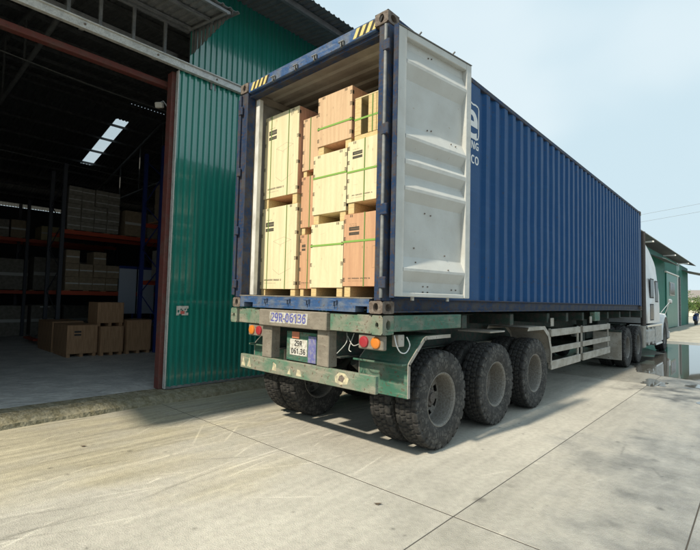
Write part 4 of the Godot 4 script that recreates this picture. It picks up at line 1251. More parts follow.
# ---------------------------------------------------------------- load
func build_crates() -> void:
	var L1 := Color(0.77, 0.69, 0.46)
	var L2 := Color(0.62, 0.53, 0.33)
	var P1 := Color(0.60, 0.36, 0.21)
	var P2 := Color(0.47, 0.265, 0.155)
	var light_print := ply_face(101, L1, L2, 1, 1.5)
	var light_print2 := ply_face(102, L1, L2, 2, 1.1)
	var light_plain := ply_face(103, L1, L2, 0, 1.3)
	var light_plain2 := ply_face(104, L1.lerp(L2, 0.2), L2, 0, 1.3)
	var pink_print := ply_face(105, P1, P2, 2, 1.4)
	var pink_plain := ply_face(106, P1, P2, 0, 1.1)
	var pink_plain2 := ply_face(107, P1.lerp(L1, 0.35), P2.lerp(L2, 0.3), 0, 1.1)
	var pl: Material = M.ply
	var pk: Material = M.ply_pink
	crate("tall pale printed plywood crate at the bottom left of the load", -2.285, -1.585, 1.600, 1.685, 2.735, -0.30, 1.1, light_print, pl, [0.20, 0.72], [])
	crate("tall pale printed plywood crate stacked at the top left of the load", -2.275, -1.60, 2.739, 2.865, 3.955, -0.30, 1.1, light_print, pk, [0.20, 0.72], [])
	crate("narrow pinkish crate at the bottom between the left and middle stacks", -1.565, -1.285, 1.600, 1.69, 2.34, -0.345, 0.9, pink_print, pk, [0.52], [], "plywood crates loaded in the container", 0.06)
	crate("narrow plain pinkish crate in the middle of the narrow stack", -1.568, -1.285, 2.343, 2.43, 3.05, -0.345, 0.9, pink_plain, pk, [0.55], [], "plywood crates loaded in the container", 0.06)
	crate("narrow pale pink crate on top of the narrow stack", -1.572, -1.27, 3.053, 3.13, 3.775, -0.35, 0.9, pink_plain2, pk, [0.45], [], "plywood crates loaded in the container", 0.06)
	crate("plain pale crate with green strap at the bottom of the middle stack", -1.268, -0.752, 1.600, 1.70, 2.425, -0.25, 1.0, light_plain, pl, [], [0.66])
	crate("plain pale crate with green strap in the middle of the middle stack", -1.258, -0.728, 2.429, 2.535, 3.225, -0.25, 1.0, light_plain2, pl, [], [0.62])
	crate("pinkish tan crate with green strap on top of the middle stack", -1.205, -0.672, 3.229, 3.325, 3.905, -0.25, 0.6, pink_plain2, pk, [], [0.36])
	crate("reddish printed crate with crossed green straps at the bottom right of the load", -0.745, -0.135, 1.600, 1.715, 2.485, -0.25, 1.0, pink_print, pk, [0.48], [0.62])
	crate("pale printed crate with crossed green straps above the reddish crate", -0.715, -0.135, 2.489, 2.61, 3.275, -0.25, 1.0, light_print2, pl, [0.42], [0.50])
	# open slatted frame crate on top right
	var t := thing("slatted_crate", "open pale slatted crate on top right of the load", "crate", V(-0.4, 3.279, -0.5), "plywood crates loaded in the container")
	var z := -0.27
	for s in [[-0.645, -0.555], [-0.455, -0.345], [-0.340, -0.245], [-0.240, -0.145]]:
		bx(t, "slat", V(s[0], 3.335, z - 0.02), V(s[1], 3.735, z), M.pine, 0.003)
	bx(t, "rail", V(-0.645, 3.279, z - 0.09), V(-0.145, 3.333, z - 0.002), M.pine, 0.003)
	bx(t, "rail", V(-0.645, 3.279, z - 0.55), V(-0.145, 3.333, z - 0.46), M.pine, 0.003)
	bx(t, "back_panel", V(-0.645, 3.335, z - 0.55), V(-0.145, 3.735, z - 0.53), M.ply, 0.003)
	bx(t, "side_panel", V(-0.645, 3.335, z - 0.53), V(-0.63, 3.735, z - 0.021), M.ply, 0.002)
	bx(t, "lid", V(-0.645, 3.736, z - 0.55), V(-0.145, 3.75, z), M.ply, 0.002)
	bx(t, "strap", V(-0.645, 3.50, z + 0.0004), V(-0.145, 3.52, z + 0.0024), M.strap, 0.0)
	bx(t, "strap", V(-0.40, 3.335, z + 0.0026), V(-0.386, 3.735, z + 0.0040), M.strap_dark, 0.0)

# ---------------------------------------------------------------- wheels
func tyre_shapes() -> Array:
	# [tread, sidewalls]; axis along x, outer face +x
	var segs := 416
	var w := 0.14
	var tread := MB.new()
	var cols := []
	for i in 19: cols.append(lerpf(-0.128, 0.128, i / 18.0))
	var R := func(x: float, k: int) -> float:
		var a := float(k) / segs
		var crown := 0.525 - 0.010 * pow(absf(x) / 0.128, 2.0) - (0.008 if absf(x) > 0.122 else 0.0)
		var row := int(floor((x + 0.128) / 0.064))
		var near := absf(x)
		var groove := near < 0.006 or absf(near - 0.068) < 0.006
		var n := 52.0
		var ph := fposmod(a * n + (0.5 if row % 2 == 0 else 0.0) + x * 3.0, 1.0)
		if near > 0.068: ph = fposmod(a * n * 0.5 + (0.5 if x > 0 else 0.0), 1.0)
		var gap := ph < (0.26 if near <= 0.068 else 0.22)
		return crown - (0.015 if groove or gap else 0.0)
	for k in segs:
		var a0 := TAU * k / segs
		var a1 := TAU * (k + 1) / segs
		for i in cols.size() - 1:
			var xa: float = cols[i]
			var xb: float = cols[i + 1]
			var ks := [k, (k + 1) % segs]
			var P := func(x: float, kk: int, a: float) -> Vector3:
				var r: float = R.call(x, kk)
				return V(x, r * cos(a), r * sin(a))
			tread.quad(P.call(xa, ks[0], a0), P.call(xa, ks[1], a1), P.call(xb, ks[1], a1), P.call(xb, ks[0], a0))
	var side := MB.new()
	for s in [-1.0, 1.0]:
		var pr := [Vector2(0.128, 0.507), Vector2(0.134, 0.492), Vector2(0.1365, 0.462), Vector2(0.139, 0.455), Vector2(0.143, 0.41), Vector2(0.141, 0.37), Vector2(0.134, 0.33), Vector2(0.124, 0.302), Vector2(0.116, 0.29), Vector2(0.108, 0.276)]
		for k in segs:
			var a0 := TAU * k / segs
			var a1 := TAU * (k + 1) / segs
			for i in pr.size() - 1:
				var P := func(j: int, kk: int, a: float) -> Vector3:
					var p: Vector2 = pr[j]
					var ph := fposmod(float(kk) / segs * 26.0 + (0.5 if s > 0 else 0.0), 1.0)
					var x := p.x
					var r := p.y
					if j <= 2 and ph < 0.22:
						x -= 0.010
						r = minf(r, 0.5)
					if j == 5: x += 0.0015 * sin(kk * 0.9)
					return V(s * x, r * cos(a), r * sin(a))
				var A: Vector3 = P.call(i, k, a0)
				var B: Vector3 = P.call(i, (k + 1) % segs, a1)
				var C: Vector3 = P.call(i + 1, (k + 1) % segs, a1)
				var D: Vector3 = P.call(i + 1, k, a0)
				if s > 0: side.quad(A, B, C, D)
				else: side.quad(D, C, B, A)
	return [tread.mesh(), side.mesh()]
func rim_shape() -> ArrayMesh:
	var b := MB.new()
	# from the outer lip inwards; barrel seen from inside
	b.lathe([Vector2(0.106, 0.278), Vector2(0.116, 0.290), Vector2(0.120, 0.288), Vector2(0.120, 0.281)], 48)
	b.lathe([Vector2(0.120, 0.281), Vector2(0.108, 0.266), Vector2(0.085, 0.258), Vector2(0.0, 0.250), Vector2(-0.075, 0.244)], 48)
	var hole := func(i: int, k: int) -> bool: return i == 1 and k % 6 < 3
	b.lathe([Vector2(-0.075, 0.244), Vector2(-0.080, 0.225), Vector2(-0.092, 0.180), Vector2(-0.096, 0.165), Vector2(-0.096, 0.10)], 48, hole)
	b.lathe([Vector2(-0.135, 0.278), Vector2(0.106, 0.278)], 48)
	b.lathe([Vector2(-0.135, 0.250), Vector2(-0.136, 0.0)], 48)
	return b.mesh()
func hub_shape() -> ArrayMesh:
	var b := MB.new()
	b.lathe([Vector2(-0.096, 0.112), Vector2(-0.06, 0.105), Vector2(-0.02, 0.09), Vector2(-0.014, 0.083), Vector2(-0.014, 0.055), Vector2(0.006, 0.05), Vector2(0.010, 0.0)], 24)
	for k in 10:
		var a := TAU * k / 10
		b.tube([V(-0.096, 0.14 * cos(a), 0.14 * sin(a)), V(-0.064, 0.14 * cos(a), 0.14 * sin(a))], 0.013, 6)
	return b.mesh()
func curved(p: Array, per := 6) -> Array:
	var out := []
	for i in p.size() - 1:
		var a: Vector3 = p[maxi(i - 1, 0)]
		var b: Vector3 = p[i]
		var c: Vector3 = p[i + 1]
		var d: Vector3 = p[mini(i + 2, p.size() - 1)]
		for k in per: out.append(b.cubic_interpolate(c, a, d, float(k) / per))
	out.append(p[-1])
	return out
var wheel_parts := []
func wheel(t: Node3D, x: float, y: float, z: float, side: float, turn: float, k := 1.0) -> void:
	if wheel_parts.is_empty():
		var ts := tyre_shapes()
		wheel_parts = [ts[0], ts[1], rim_shape(), hub_shape()]
	var w := Node3D.new()
	w.name = numbered(t, "wheel")
	t.add_child(w, true)
	w.position = V(x, y, z) - t.position
	w.basis = Basis(Vector3.UP, 0.0 if side > 0 else PI) * Basis(Vector3.RIGHT, turn)
	w.scale = V(1, k, k)
	put(w, "tyre_tread", wheel_parts[0], M.rubber)
	put(w, "tyre_sidewall", wheel_parts[1], M.rubber_side)
	put(w, "rim", wheel_parts[2], M.rim)
	put(w, "hub", wheel_parts[3], M.hub)

# ---------------------------------------------------------------- trailer
func build_trailer() -> void:
	var t := thing("semi_trailer", "worn green container trailer chassis on three axles with peeling paint", "trailer", V(-1.219, 0, -4.5))
	# rear cross member: side lengths, middle block, corner pockets
	for s in [[-2.33, -1.845], [-0.705, -0.13]]:
		bx(t, "cross_member", V(s[0], 1.256, -0.20), V(s[1], 1.434, -0.03), M.paint_worn, 0.006)
	bx(t, "cross_member", V(-1.845, 1.250, -0.20), V(-0.705, 1.438, 0.022), M.steel_dusty, 0.008)
	for s in [[0.006, 1.0], [-2.472, -1.0]]:
		var b := MB.new()
		var c := V(s[0] - s[1] * 0.068, 1.345, -0.085)
		holed(b, c + V(0, 0, 0.085), V(1, 0, 0), Vector3.UP, 0.068, 0.09, 0.020, 0.027, 0.05)
		holed(b, c + V(s[1] * 0.068, 0, 0), V(0, 0, -s[1]), Vector3.UP, 0.085, 0.09, 0.034, 0.045, 0.05)
		shell(b, c, V(0.068, 0.09, 0.085), s[1], 1.0)
		part(t, "lock_pocket", b, M.paint_worn)
		bx(t, "side_rail", V(minf(s[0], s[0] - s[1] * 0.1), 1.28, -1.46), V(maxf(s[0], s[0] - s[1] * 0.1), 1.434, -0.172), M.paint_green, 0.006)
	# registration painted on the middle block
	var b2 := MB.new()
	b2.quad(V(-1.64, 1.292, 0.0236), V(-0.995, 1.292, 0.0236), V(-0.985, 1.412, 0.0236), V(-1.63, 1.412, 0.0236))
	part(t, "painted_patch", b2, M.white_scuffed)
	var tx := put(t, "registration_text", text_mesh("29R-06136", 0.098, 0.001), M.blue_ink)
	tx.position = V(-1.312, 1.352, 0.0246) - t.position
	tx.scale = V(0.92, 1, 1)
	# uprights and bumper bar
	for s in [[-1.84, -1.665], [-0.895, -0.72]]:
		bx(t, "upright", V(s[0], 0.871, -0.17), V(s[1], 1.249, -0.035), M.steel_dusty, 0.008)
	var bar := bx(t, "bumper", V(-2.26, 0.70, -0.075), V(-0.085, 0.87, -0.025), M.paint_worn, 0.006)
	for q in [[Vector2(-2.235, 0.725), Vector2(-2.155, 0.725), Vector2(-2.195, 0.845)], [Vector2(-2.115, 0.725), Vector2(-2.035, 0.725), Vector2(-2.07, 0.84)], [Vector2(-1.62, 0.74), Vector2(-1.545, 0.735), Vector2(-1.55, 0.81), Vector2(-1.6, 0.83)], [Vector2(-1.35, 0.73), Vector2(-1.29, 0.73), Vector2(-1.31, 0.80)], [Vector2(-1.20, 0.73), Vector2(-1.11, 0.73), Vector2(-1.13, 0.79), Vector2(-1.18, 0.80)], [Vector2(-0.60, 0.745), Vector2(-0.53, 0.73), Vector2(-0.44, 0.745), Vector2(-0.42, 0.80), Vector2(-0.47, 0.845), Vector2(-0.55, 0.85), Vector2(-0.61, 0.80)]]:
		var b := MB.new()
		b.prism(PackedVector2Array(q), -0.0255, -0.0238)
		part(t, "reflective_scrap", b, M.cream_paint)
	var b3 := MB.new()
	b3.prism(PackedVector2Array([Vector2(-0.56, 0.77), Vector2(-0.50, 0.755), Vector2(-0.475, 0.80), Vector2(-0.51, 0.83), Vector2(-0.55, 0.81)]), -0.0238, -0.0228)
	part(t, "reflective_scrap", b3, M.casting)
	# number panel
	var np := bx(t, "number_panel", V(-1.47, 0.872, -0.12), V(-0.965, 1.20, -0.105), M.paint_green, 0.004)
	var pn := bx(t, "number_plate", V(-1.405, 0.935, -0.104), V(-1.115, 1.115, -0.098), M.plate, 0.003)
	for w in [["29R", 1.07], ["061.36", 0.982]]:
		var o := put(pn, "plate_text", text_mesh(w[0], 0.060, 0.001), M.ink)
		o.position = V(0, w[1] - 1.025, 0.0036)
		o.scale = V(0.95, 1, 1)
	bx(t, "reflector", V(-1.365, 1.125, -0.104), V(-1.245, 1.20, -0.09), M.orange_plate, 0.003)
	bx(t, "blue_strip", V(-1.095, 0.875, -0.104), V(-0.97, 1.165, -0.094), M.blue_scuffed, 0.003)
	# tail lamps
	for s in [-0.335, -2.155]:
		var box := bx(t, "tail_lamp", V(s, 1.105, -0.12), V(s + 0.305, 1.245, -0.055), M.steel_dusty, 0.01)
		for k in 2:
			var b := MB.new()
			b.xf = Transform3D(Basis(Vector3.UP, -PI / 2), V(-0.075 + k * 0.145, 0.0, 0.032))
			b.lathe([Vector2(-0.002, 0.056), Vector2(0.016, 0.052), Vector2(0.022, 0.035), Vector2(0.024, 0.0)], 24)
			var red: bool = (k == 0) if s > -1 else (k == 1)
			put(box, "lens", b, M.lens_red if red else M.lens_amber)
	# cables hanging behind the lamp
	for c in [[V(-0.62, 1.23, -0.2), V(-0.55, 1.14, -0.12), V(-0.66, 1.02, -0.1)], [V(-0.56, 1.2, -0.15), V(-0.45, 1.12, -0.11), V(-0.33, 1.15, -0.08)], [V(-0.52, 1.23, -0.2), V(-0.53, 1.08, -0.14), V(-0.50, 1.05, -0.14)]]:
		var b := MB.new()
		b.tube(curved(c), 0.005, 5)
		part(t, "cable", b, M.galv)
	# mudguards over the rear wheels
	for s in [[-0.60, 0.028], [-2.466, -1.84]]:
		for pf in [[[-0.385, 0.63], [-0.385, 0.955], [-0.41, 0.985], [-0.655, 1.20], [-0.70, 1.215], [-1.18, 1.215]]]:
			var b := MB.new()
			for i in pf.size() - 1:
				var p := Vector2(pf[i][0], pf[i][1])
				var q := Vector2(pf[i + 1][0], pf[i + 1][1])
				var nn := Vector2(q.y - p.y, -(q.x - p.x)).normalized() * 0.006
				var A := V(s[1], p.y, p.x)
				var B := V(s[0], p.y, p.x)
				var C := V(s[0], q.y, q.x)
				var D := V(s[1], q.y, q.x)
				var off := V(0, -nn.y, -nn.x) * -1.0
				b.quad(B, A, D, C)
				b.quad(A - V(0, 0.006, 0.006), B - V(0, 0.006, 0.006), C - V(0, 0.006, 0.006), D - V(0, 0.006, 0.006))
			var mg := part(t, "mudguard", b, M.paint_green)
			for e in [s[0], s[1]]:
				var ed := MB.new()
				for i in pf.size() - 1:
					var p := Vector2(pf[i][0], pf[i][1])
					var q := Vector2(pf[i + 1][0], pf[i + 1][1])
					var d := (q - p).normalized()
					var u := Vector2(d.y, -d.x) * 0.016
					var poly := [p + u * 0.3, q + u * 0.3, q - u * 2.0, p - u * 2.0]
					for sx in [-0.004, 0.004]:
						var Q := []
						for w in poly: Q.append(V(e + sx, w.y, w.x))
						if sx > 0: ed.quad(Q[3], Q[2], Q[1], Q[0])
						else: ed.quad(Q[0], Q[1], Q[2], Q[3])
					ed.quad(V(e - 0.004, poly[0].y, poly[0].x), V(e + 0.004, poly[0].y, poly[0].x), V(e + 0.004, poly[1].y, poly[1].x), V(e - 0.004, poly[1].y, poly[1].x))
				put(mg, "mudguard_edge", ed, M.guard)
			var rib := MB.new()
			rib.box(V(s[0] - 0.02, 0.945, -0.385), V(s[1] - 0.01, 0.965, -0.30), 0.004)
			put(mg, "ledge", rib, M.paint_green)
		# guard over the foremost wheel
		var g := MB.new()
		var q2 := [Vector2(-3.45, 1.22), Vector2(-4.12, 1.22), Vector2(-4.32, 1.10), Vector2(-4.44, 0.86), Vector2(-4.44, 0.62)]
		for i in q2.size() - 1:
			var p: Vector2 = q2[i]
			var q: Vector2 = q2[i + 1]
			g.quad(V(s[0], p.y, p.x), V(s[1], p.y, p.x), V(s[1], q.y, q.x), V(s[0], q.y, q.x))
			g.quad(V(s[1], p.y - 0.008, p.x + 0.008), V(s[0], p.y - 0.008, p.x + 0.008), V(s[0], q.y - 0.008, q.x + 0.008), V(s[1], q.y - 0.008, q.x + 0.008))
			for e in [s[0], s[1]]: g.quad(V(e, p.y + 0.004, p.x - 0.004), V(e, p.y - 0.05, p.x + 0.05), V(e, q.y - 0.05, q.x + 0.05), V(e, q.y + 0.004, q.x - 0.004))
		part(t, "front_mudguard", g, M.guard)
		bx(t, "tank_plate", V(s[0] + 0.1, 1.18, -2.75), V(s[1] - 0.06, 1.20, -2.30), M.guard, 0.003)
	# white junction box with a loop of wire under the side rail
	var jb := bx(t, "junction_box", V(-0.09, 1.13, -0.37), V(-0.01, 1.245, -0.27), M.guard, 0.006)
	var lw := MB.new()
	lw.tube(curved([V(-0.045, 1.24, -0.25), V(-0.01, 1.15, -0.24), V(-0.005, 1.08, -0.30), V(-0.01, 1.07, -0.40), V(-0.01, 1.14, -0.46), V(-0.02, 1.22, -0.42)]), 0.006, 6)
	put(t, "wire_loop", lw, M.white_paint).position = -t.position
	# chassis beams
	for x in [-1.72, -0.72]:
		var b := MB.new()
		b.box(V(x - 0.07, 1.385, -9.3), V(x + 0.07, 1.40, -0.15))
		b.box(V(x - 0.006, 0.98, -9.3), V(x + 0.006, 1.384, -0.15))
		b.box(V(x - 0.07, 0.965, -9.3), V(x + 0.07, 0.98, -0.15))
		b.box(V(x - 0.07, 1.20, -12.1), V(x + 0.07, 1.40, -9.301))
		part(t, "main_beam", b, M.chassis)
	for z in [-0.6, -1.7, -3.1, -4.6, -5.6, -6.6, -7.6, -8.6, -9.8, -11.0]:
		bx(t, "cross_bar", V(-2.36, 1.26, z - 0.06), V(-0.08, 1.42, z + 0.06), M.chassis, 0.006)
	bx(t, "front_bolster", V(-2.45, 1.24, -12.15), V(0.0, 1.435, -11.98), M.chassis, 0.006)
	for z in [-4.62, -6.95]:
		bx(t, "lock_handle", V(-0.055, 1.20, z - 0.12), V(-0.035, 1.34, z + 0.02), M.guard, 0.006)
	bx(t, "bracket", V(-0.10, 1.24, -7.55), V(0.0, 1.43, -7.15), M.paint_green, 0.006)
	for z in [-1.05, -2.40, -3.75]:
		var b := MB.new()
		b.tube([V(-2.2, 0.525, z), V(-0.24, 0.525, z)], 0.065, 12)
		part(t, "axle", b, M.chassis)
		for x in [-1.72, -0.72]:
			b = MB.new()
			b.tube([V(x, 0.90, z + 0.62), V(x, 0.68, z + 0.3), V(x, 0.62, z), V(x, 0.68, z - 0.3), V(x, 0.90, z - 0.62)], 0.045, 8)
			part(t, "leaf_spring", b, M.chassis)
			bx(t, "spring_hanger", V(x - 0.05, 0.80, z - 0.72), V(x + 0.05, 0.97, z - 0.58), M.chassis, 0.006)
		var i := 0
		for x in [-0.11, -0.45, -1.988, -2.328]:
			wheel(t, x, 0.525, z, 1.0 if x > -1.2 and i == 0 else (-1.0 if i != 2 else 1.0), 0.4 + i * 0.7 + z)
			i += 1
	# side guards in two lengths
	for X in [0.0, -2.438]:
		for zz in [[-4.47, -6.08], [-6.26, -8.36]]:
			var gd := Node3D.new()
			gd.name = numbered(t, "side_guard")
			t.add_child(gd, true)
			gd.position = V(X, 0.5, zz[0]) - t.position
			for r in [[0.54, 0.66], [0.27, 0.37], [0.0, 0.14]]:
				var o := put(gd, "rail", boxmesh(V(0.03, r[1] - r[0], zz[0] - zz[1]), 0.005), M.guard)
				o.position = V(0, (r[0] + r[1]) * 0.5, (zz[1] - zz[0]) * 0.5)
			for e in [0.035, zz[0] - zz[1] - 0.035]:
				var o := put(gd, "post", boxmesh(V(0.024, 0.40, 0.07), 0.004), M.guard)
				o.position = V(-0.002, 0.34, -e)
				o.mesh = boxmesh(V(0.024, 0.655, 0.07), 0.004)
				o.position.x = -0.030 if X > -1 else 0.030
		for z in [-4.6, -6.17, -8.2]:
			bx(t, "guard_arm", V(minf(X, X + (-0.7 if X > -1 else 0.7)), 1.05, z - 0.03), V(maxf(X - 0.045, X + (-0.7 if X > -1 else 0.7)) if X > -1 else X + 0.7, 1.11, z + 0.03), M.chassis, 0.003)
	# landing legs
	for x in [-1.95, -0.5]:
		bx(t, "landing_leg", V(x - 0.07, 0.45, -8.05), V(x + 0.07, 1.25, -7.9), M.chassis, 0.006)
		bx(t, "landing_foot", V(x - 0.12, 0.40, -8.1), V(x + 0.12, 0.449, -7.85), M.chassis, 0.006)

# ---------------------------------------------------------------- tractor
func build_tractor() -> void:
	var t := thing("tractor_truck", "white long-nosed tractor unit coupled to the front of the trailer", "truck", V(-1.2, 0, -14))
	for x in [-1.65, -0.75]: bx(t, "frame_rail", V(x - 0.05, 0.72, -17.2), V(x + 0.05, 0.98, -9.2), M.chassis, 0.004)
	bx(t, "coupling", V(-1.7, 0.99, -11.5), V(-0.7, 1.19, -10.3), M.chassis, 0.02)
	for z in [-10.15, -11.50]:
		var i := 0
		for x in [-0.10, -0.44, -1.998, -2.338]:
			wheel(t, x, 0.51, z, 1.0 if i == 0 or i == 2 else -1.0, 0.9 * i + z, 0.97)
			i += 1
		var b := MB.new()
		b.tube([V(-2.2, 0.51, z), V(-0.24, 0.51, z)], 0.09, 10)
		part(t, "axle", b, M.chassis)
	for x in [-0.13, -2.31]: wheel(t, x, 0.51, -16.35, 1.0 if x > -1 else -1.0, 0.3, 0.97)
	# mud flaps behind the drive wheels
	for s in [[-0.60, 0.03], [-2.47, -1.84]]:
		bx(t, "mud_flap", V(s[0], 0.24, -9.42), V(s[1], 0.92, -9.40), M.guard, 0.003)
		bx(t, "flap_bracket", V(s[0], 0.92, -9.44), V(s[1], 0.97, -9.38), M.chassis, 0.003)
	# sleeper cab: side outline pushed across
	var cab := MB.new()
	cab.xf = Transform3D(Basis(Vector3.UP, -PI / 2), V(0, 0, 0))
	# local x -> world z after the turn is mirrored below: build directly instead
	cab.xf = Transform3D()
	var outline := [Vector2(-12.90, 1.05), Vector2(-12.86, 1.30), Vector2(-12.86, 3.50), Vector2(-13.00, 3.66), Vector2(-13.30, 3.62), Vector2(-13.9, 3.38), Vector2(-14.45, 3.04), Vector2(-14.60, 2.86), Vector2(-15.05, 1.95), Vector2(-15.12, 1.05)]
	var cx := -1.21
	var hw := 1.235
	var inset := func(y: float) -> float: return 0.0 if y < 2.4 else 0.16 * pow((y - 2.4) / 1.25, 1.5)
	var m := outline.size()
	var rows := []
	for s in [[-1.0, 0.0], [-0.93, 0.05], [0.0, 0.06], [0.93, 0.05], [1.0, 0.0]]:
		var row := []
		for p in outline:
			var grow: float = s[1] if p.y > 1.2 else 0.0
			var dz: float = 0.0
			if p.x < -14.3: dz = -grow
			elif p.x > -12.9: dz = grow * 0.6
			row.append(V(cx + s[0] * (hw - inset.call(p.y)), p.y + (grow * 0.6 if p.y > 2.9 else 0.0), p.x + dz))
		rows.append(row)
	for i in 4:
		for k in m - 1:
			cab.quad(rows[i][k], rows[i][k + 1], rows[i + 1][k + 1], rows[i + 1][k])
			
	for e in [0, 4]:
		var mid := V(rows[e][0].x, 1.9, -14.0)
		for k in m - 1:
			if e == 4: cab.tri(mid, rows[e][k], rows[e][k + 1])
			else: cab.tri(mid, rows[e][k + 1], rows[e][k])
		if e == 4: cab.tri(mid, rows[e][m - 1], rows[e][0])
		else: cab.tri(mid, rows[e][0], rows[e][m - 1])
	var body := part(t, "cab", cab, M.cab)
	for X in [cx + hw, cx - hw]:
		var o: float = 0.007 if X > cx else -0.007
		for w in [[-13.42, -13.98, 1.86, 2.42, "side_window"], [-13.38, -13.95, 1.16, 1.62, "locker_door"], [-14.30, -14.78, 1.74, 2.38, "door_window"]]:
			var lo := V(minf(X - o, X + o), w[2], w[1])
			var hi := V(maxf(X - o, X + o), w[3], w[0])
			bx(t, w[4], lo, hi, M.glass, 0.01)
			bx(t, "window_trim", V(minf(X - o * 0.5, X + o * 0.6), w[2] - 0.03, w[1] - 0.03), V(maxf(X - o * 0.5, X + o * 0.6), w[3] + 0.03, w[0] + 0.03), M.gasket, 0.003)
		bx(t, "cab_door", V(minf(X - o, X + o * 0.4), 1.10, -14.95), V(maxf(X - o, X + o * 0.4), 1.66, -14.12), M.cab, 0.006)
	var ws := MB.new()
	ws.quad(V(cx - 1.0, 2.02, -15.10), V(cx - 0.85, 2.80, -14.72), V(cx + 0.85, 2.80, -14.72), V(cx + 1.0, 2.02, -15.10))
	part(t, "windscreen", ws, M.glass)
	# bonnet and wings
	var hood := MB.new()
	var hs := [[-15.05, 1.95, 0.95], [-15.6, 1.86, 0.92], [-16.4, 1.74, 0.86], [-17.0, 1.62, 0.80], [-17.2, 1.40, 0.76], [-17.22, 0.65, 0.74]]
	for i in hs.size() - 1:
		var p: Array = hs[i]
		var q: Array = hs[i + 1]
		hood.quad(V(cx - p[2] * 0.8, p[1], p[0]), V(cx + p[2] * 0.8, p[1], p[0]), V(cx + q[2] * 0.8, q[1], q[0]), V(cx - q[2] * 0.8, q[1], q[0]))
		for s in [-1.0, 1.0]:
			var a := V(cx + s * p[2] * 0.8, p[1], p[0])
			var b := V(cx + s * q[2] * 0.8, q[1], q[0])
			var c := V(cx + s * q[2], q[1] - 0.16, q[0])
			var d := V(cx + s * p[2], p[1] - 0.16, p[0])
			var e := V(cx + s * q[2], 0.62, q[0])
			var f := V(cx + s * p[2], 0.62, p[0])
			if s > 0:
				hood.quad(a, d, c, b); hood.quad(d, f, e, c)
			else:
				hood.quad(b, c, d, a); hood.quad(c, e, f, d)
	part(t, "bonnet", hood, M.cab)
	for s in [-1.0, 1.0]:
		var wing := MB.new()
		var ar := []
		for k in 13:
			var a := PI * (-0.06 + 1.12 * k / 12.0)
			ar.append(V(0, 0.55 + 0.66 * sin(a), -16.35 + 0.66 * cos(a)))
		for k in 12:
			var xo: float = cx + s * 1.245
			var xi: float = cx + s * 0.74
			var A: Vector3 = ar[k]
			var B: Vector3 = ar[k + 1]
			var up := 0.10
			var A2 := V(0, 0.55 + (A.y - 0.55) * 1.16, -16.35 + (A.z + 16.35) * 1.14)
			var B2 := V(0, 0.55 + (B.y - 0.55) * 1.16, -16.35 + (B.z + 16.35) * 1.14)
			var P := [V(xo, A.y, A.z), V(xo, B.y, B.z), V(xo - s * 0.03, B2.y, B2.z), V(xo - s * 0.03, A2.y, A2.z), V(xi, A2.y + 0.06, A2.z), V(xi, B2.y + 0.06, B2.z), V(xi, A.y, A.z), V(xi, B.y, B.z)]
			if s > 0:
				wing.quad(P[0], P[1], P[2], P[3]); wing.quad(P[3], P[2], P[5], P[4]); wing.quad(P[1], P[0], P[6], P[7])
			else:
				wing.quad(P[3], P[2], P[1], P[0]); wing.quad(P[4], P[5], P[2], P[3]); wing.quad(P[7], P[6], P[0], P[1])
		part(t, "wing", wing, M.cab)
		bx(t, "headlamp", V(cx + s * 0.95 - 0.16, 0.98, -17.14), V(cx + s * 0.95 + 0.16, 1.16, -17.0), M.glass, 0.03)
		# steps and tank below the cab
		var xa: float = cx + s * 0.78
		var xb: float = cx + s * 1.245
		bx(t, "fuel_tank", V(minf(xa, xb), 0.38, -14.15), V(maxf(xa, xb), 0.92, -12.75), M.alu, 0.10)
		bx(t, "step_box", V(minf(xa, xb), 0.34, -15.42), V(maxf(xa, xb), 0.98, -14.22), M.alu, 0.04)
		bx(t, "step", V(minf(xa, xb + s * 0.02), 0.32, -15.44), V(maxf(xa, xb + s * 0.02), 0.38, -14.2), M.chrome, 0.01)
		bx(t, "step", V(minf(xa, xb + s * 0.012), 0.93, -15.44), V(maxf(xa, xb + s * 0.012), 1.0, -12.75), M.chrome, 0.01)
		for z in [-13.1, -13.8]: bx(t, "tank_strap", V(minf(xa, xb + s * 0.006), 0.372, z - 0.03), V(maxf(xa, xb + s * 0.006), 0.928, z + 0.03), M.chrome, 0.10)
		bx(t, "side_fairing", V(minf(xa, xb - s * 0.02), 0.34, -12.72), V(maxf(xa, xb - s * 0.02), 0.98, -12.35), M.guard, 0.02)
		# mirror on its arm
		var mr := MB.new()
		mr.tube([V(xb - s * 0.12, 1.36, -16.2), V(xb + s * 0.10, 1.75, -16.55)], 0.015, 6)
		mr.tube([V(xb - s * 0.05, 1.30, -16.6), V(xb + s * 0.10, 1.75, -16.55)], 0.015, 6)
		var arm := part(t, "mirror_arm", mr, M.chrome)
		var hd := MB.new()
		hd.box(V(xb + s * 0.10 - 0.07, 1.68, -16.62), V(xb + s * 0.10 + 0.07, 1.85, -16.52), 0.04)
		put(arm, "mirror_head", hd, M.chrome)
		# stacks behind the cab
		var ex := MB.new()
		ex.tube([V(cx + s * 1.19, 1.0, -12.52), V(cx + s * 1.19, 3.80, -12.52)], 0.07, 12)
		part(t, "exhaust_stack", ex, M.rust_pipe)
		bx(t, "cab_extender", V(minf(cx + s * 1.17, cx + s * 1.21), 1.2, -12.85), V(maxf(cx + s * 1.17, cx + s * 1.21), 3.2, -12.76), M.cab, 0.01)
	bx(t, "front_bumper", V(cx - 1.24, 0.36, -17.42), V(cx + 1.24, 0.68, -17.20), M.chrome, 0.06)
	bx(t, "grille", V(cx - 0.55, 0.75, -17.26), V(cx + 0.55, 1.50, -17.20), M.chrome, 0.03)
	bx(t, "deck_plate", V(-1.9, 1.0, -12.7), V(-0.5, 1.03, -11.9), M.chassis, 0.0)

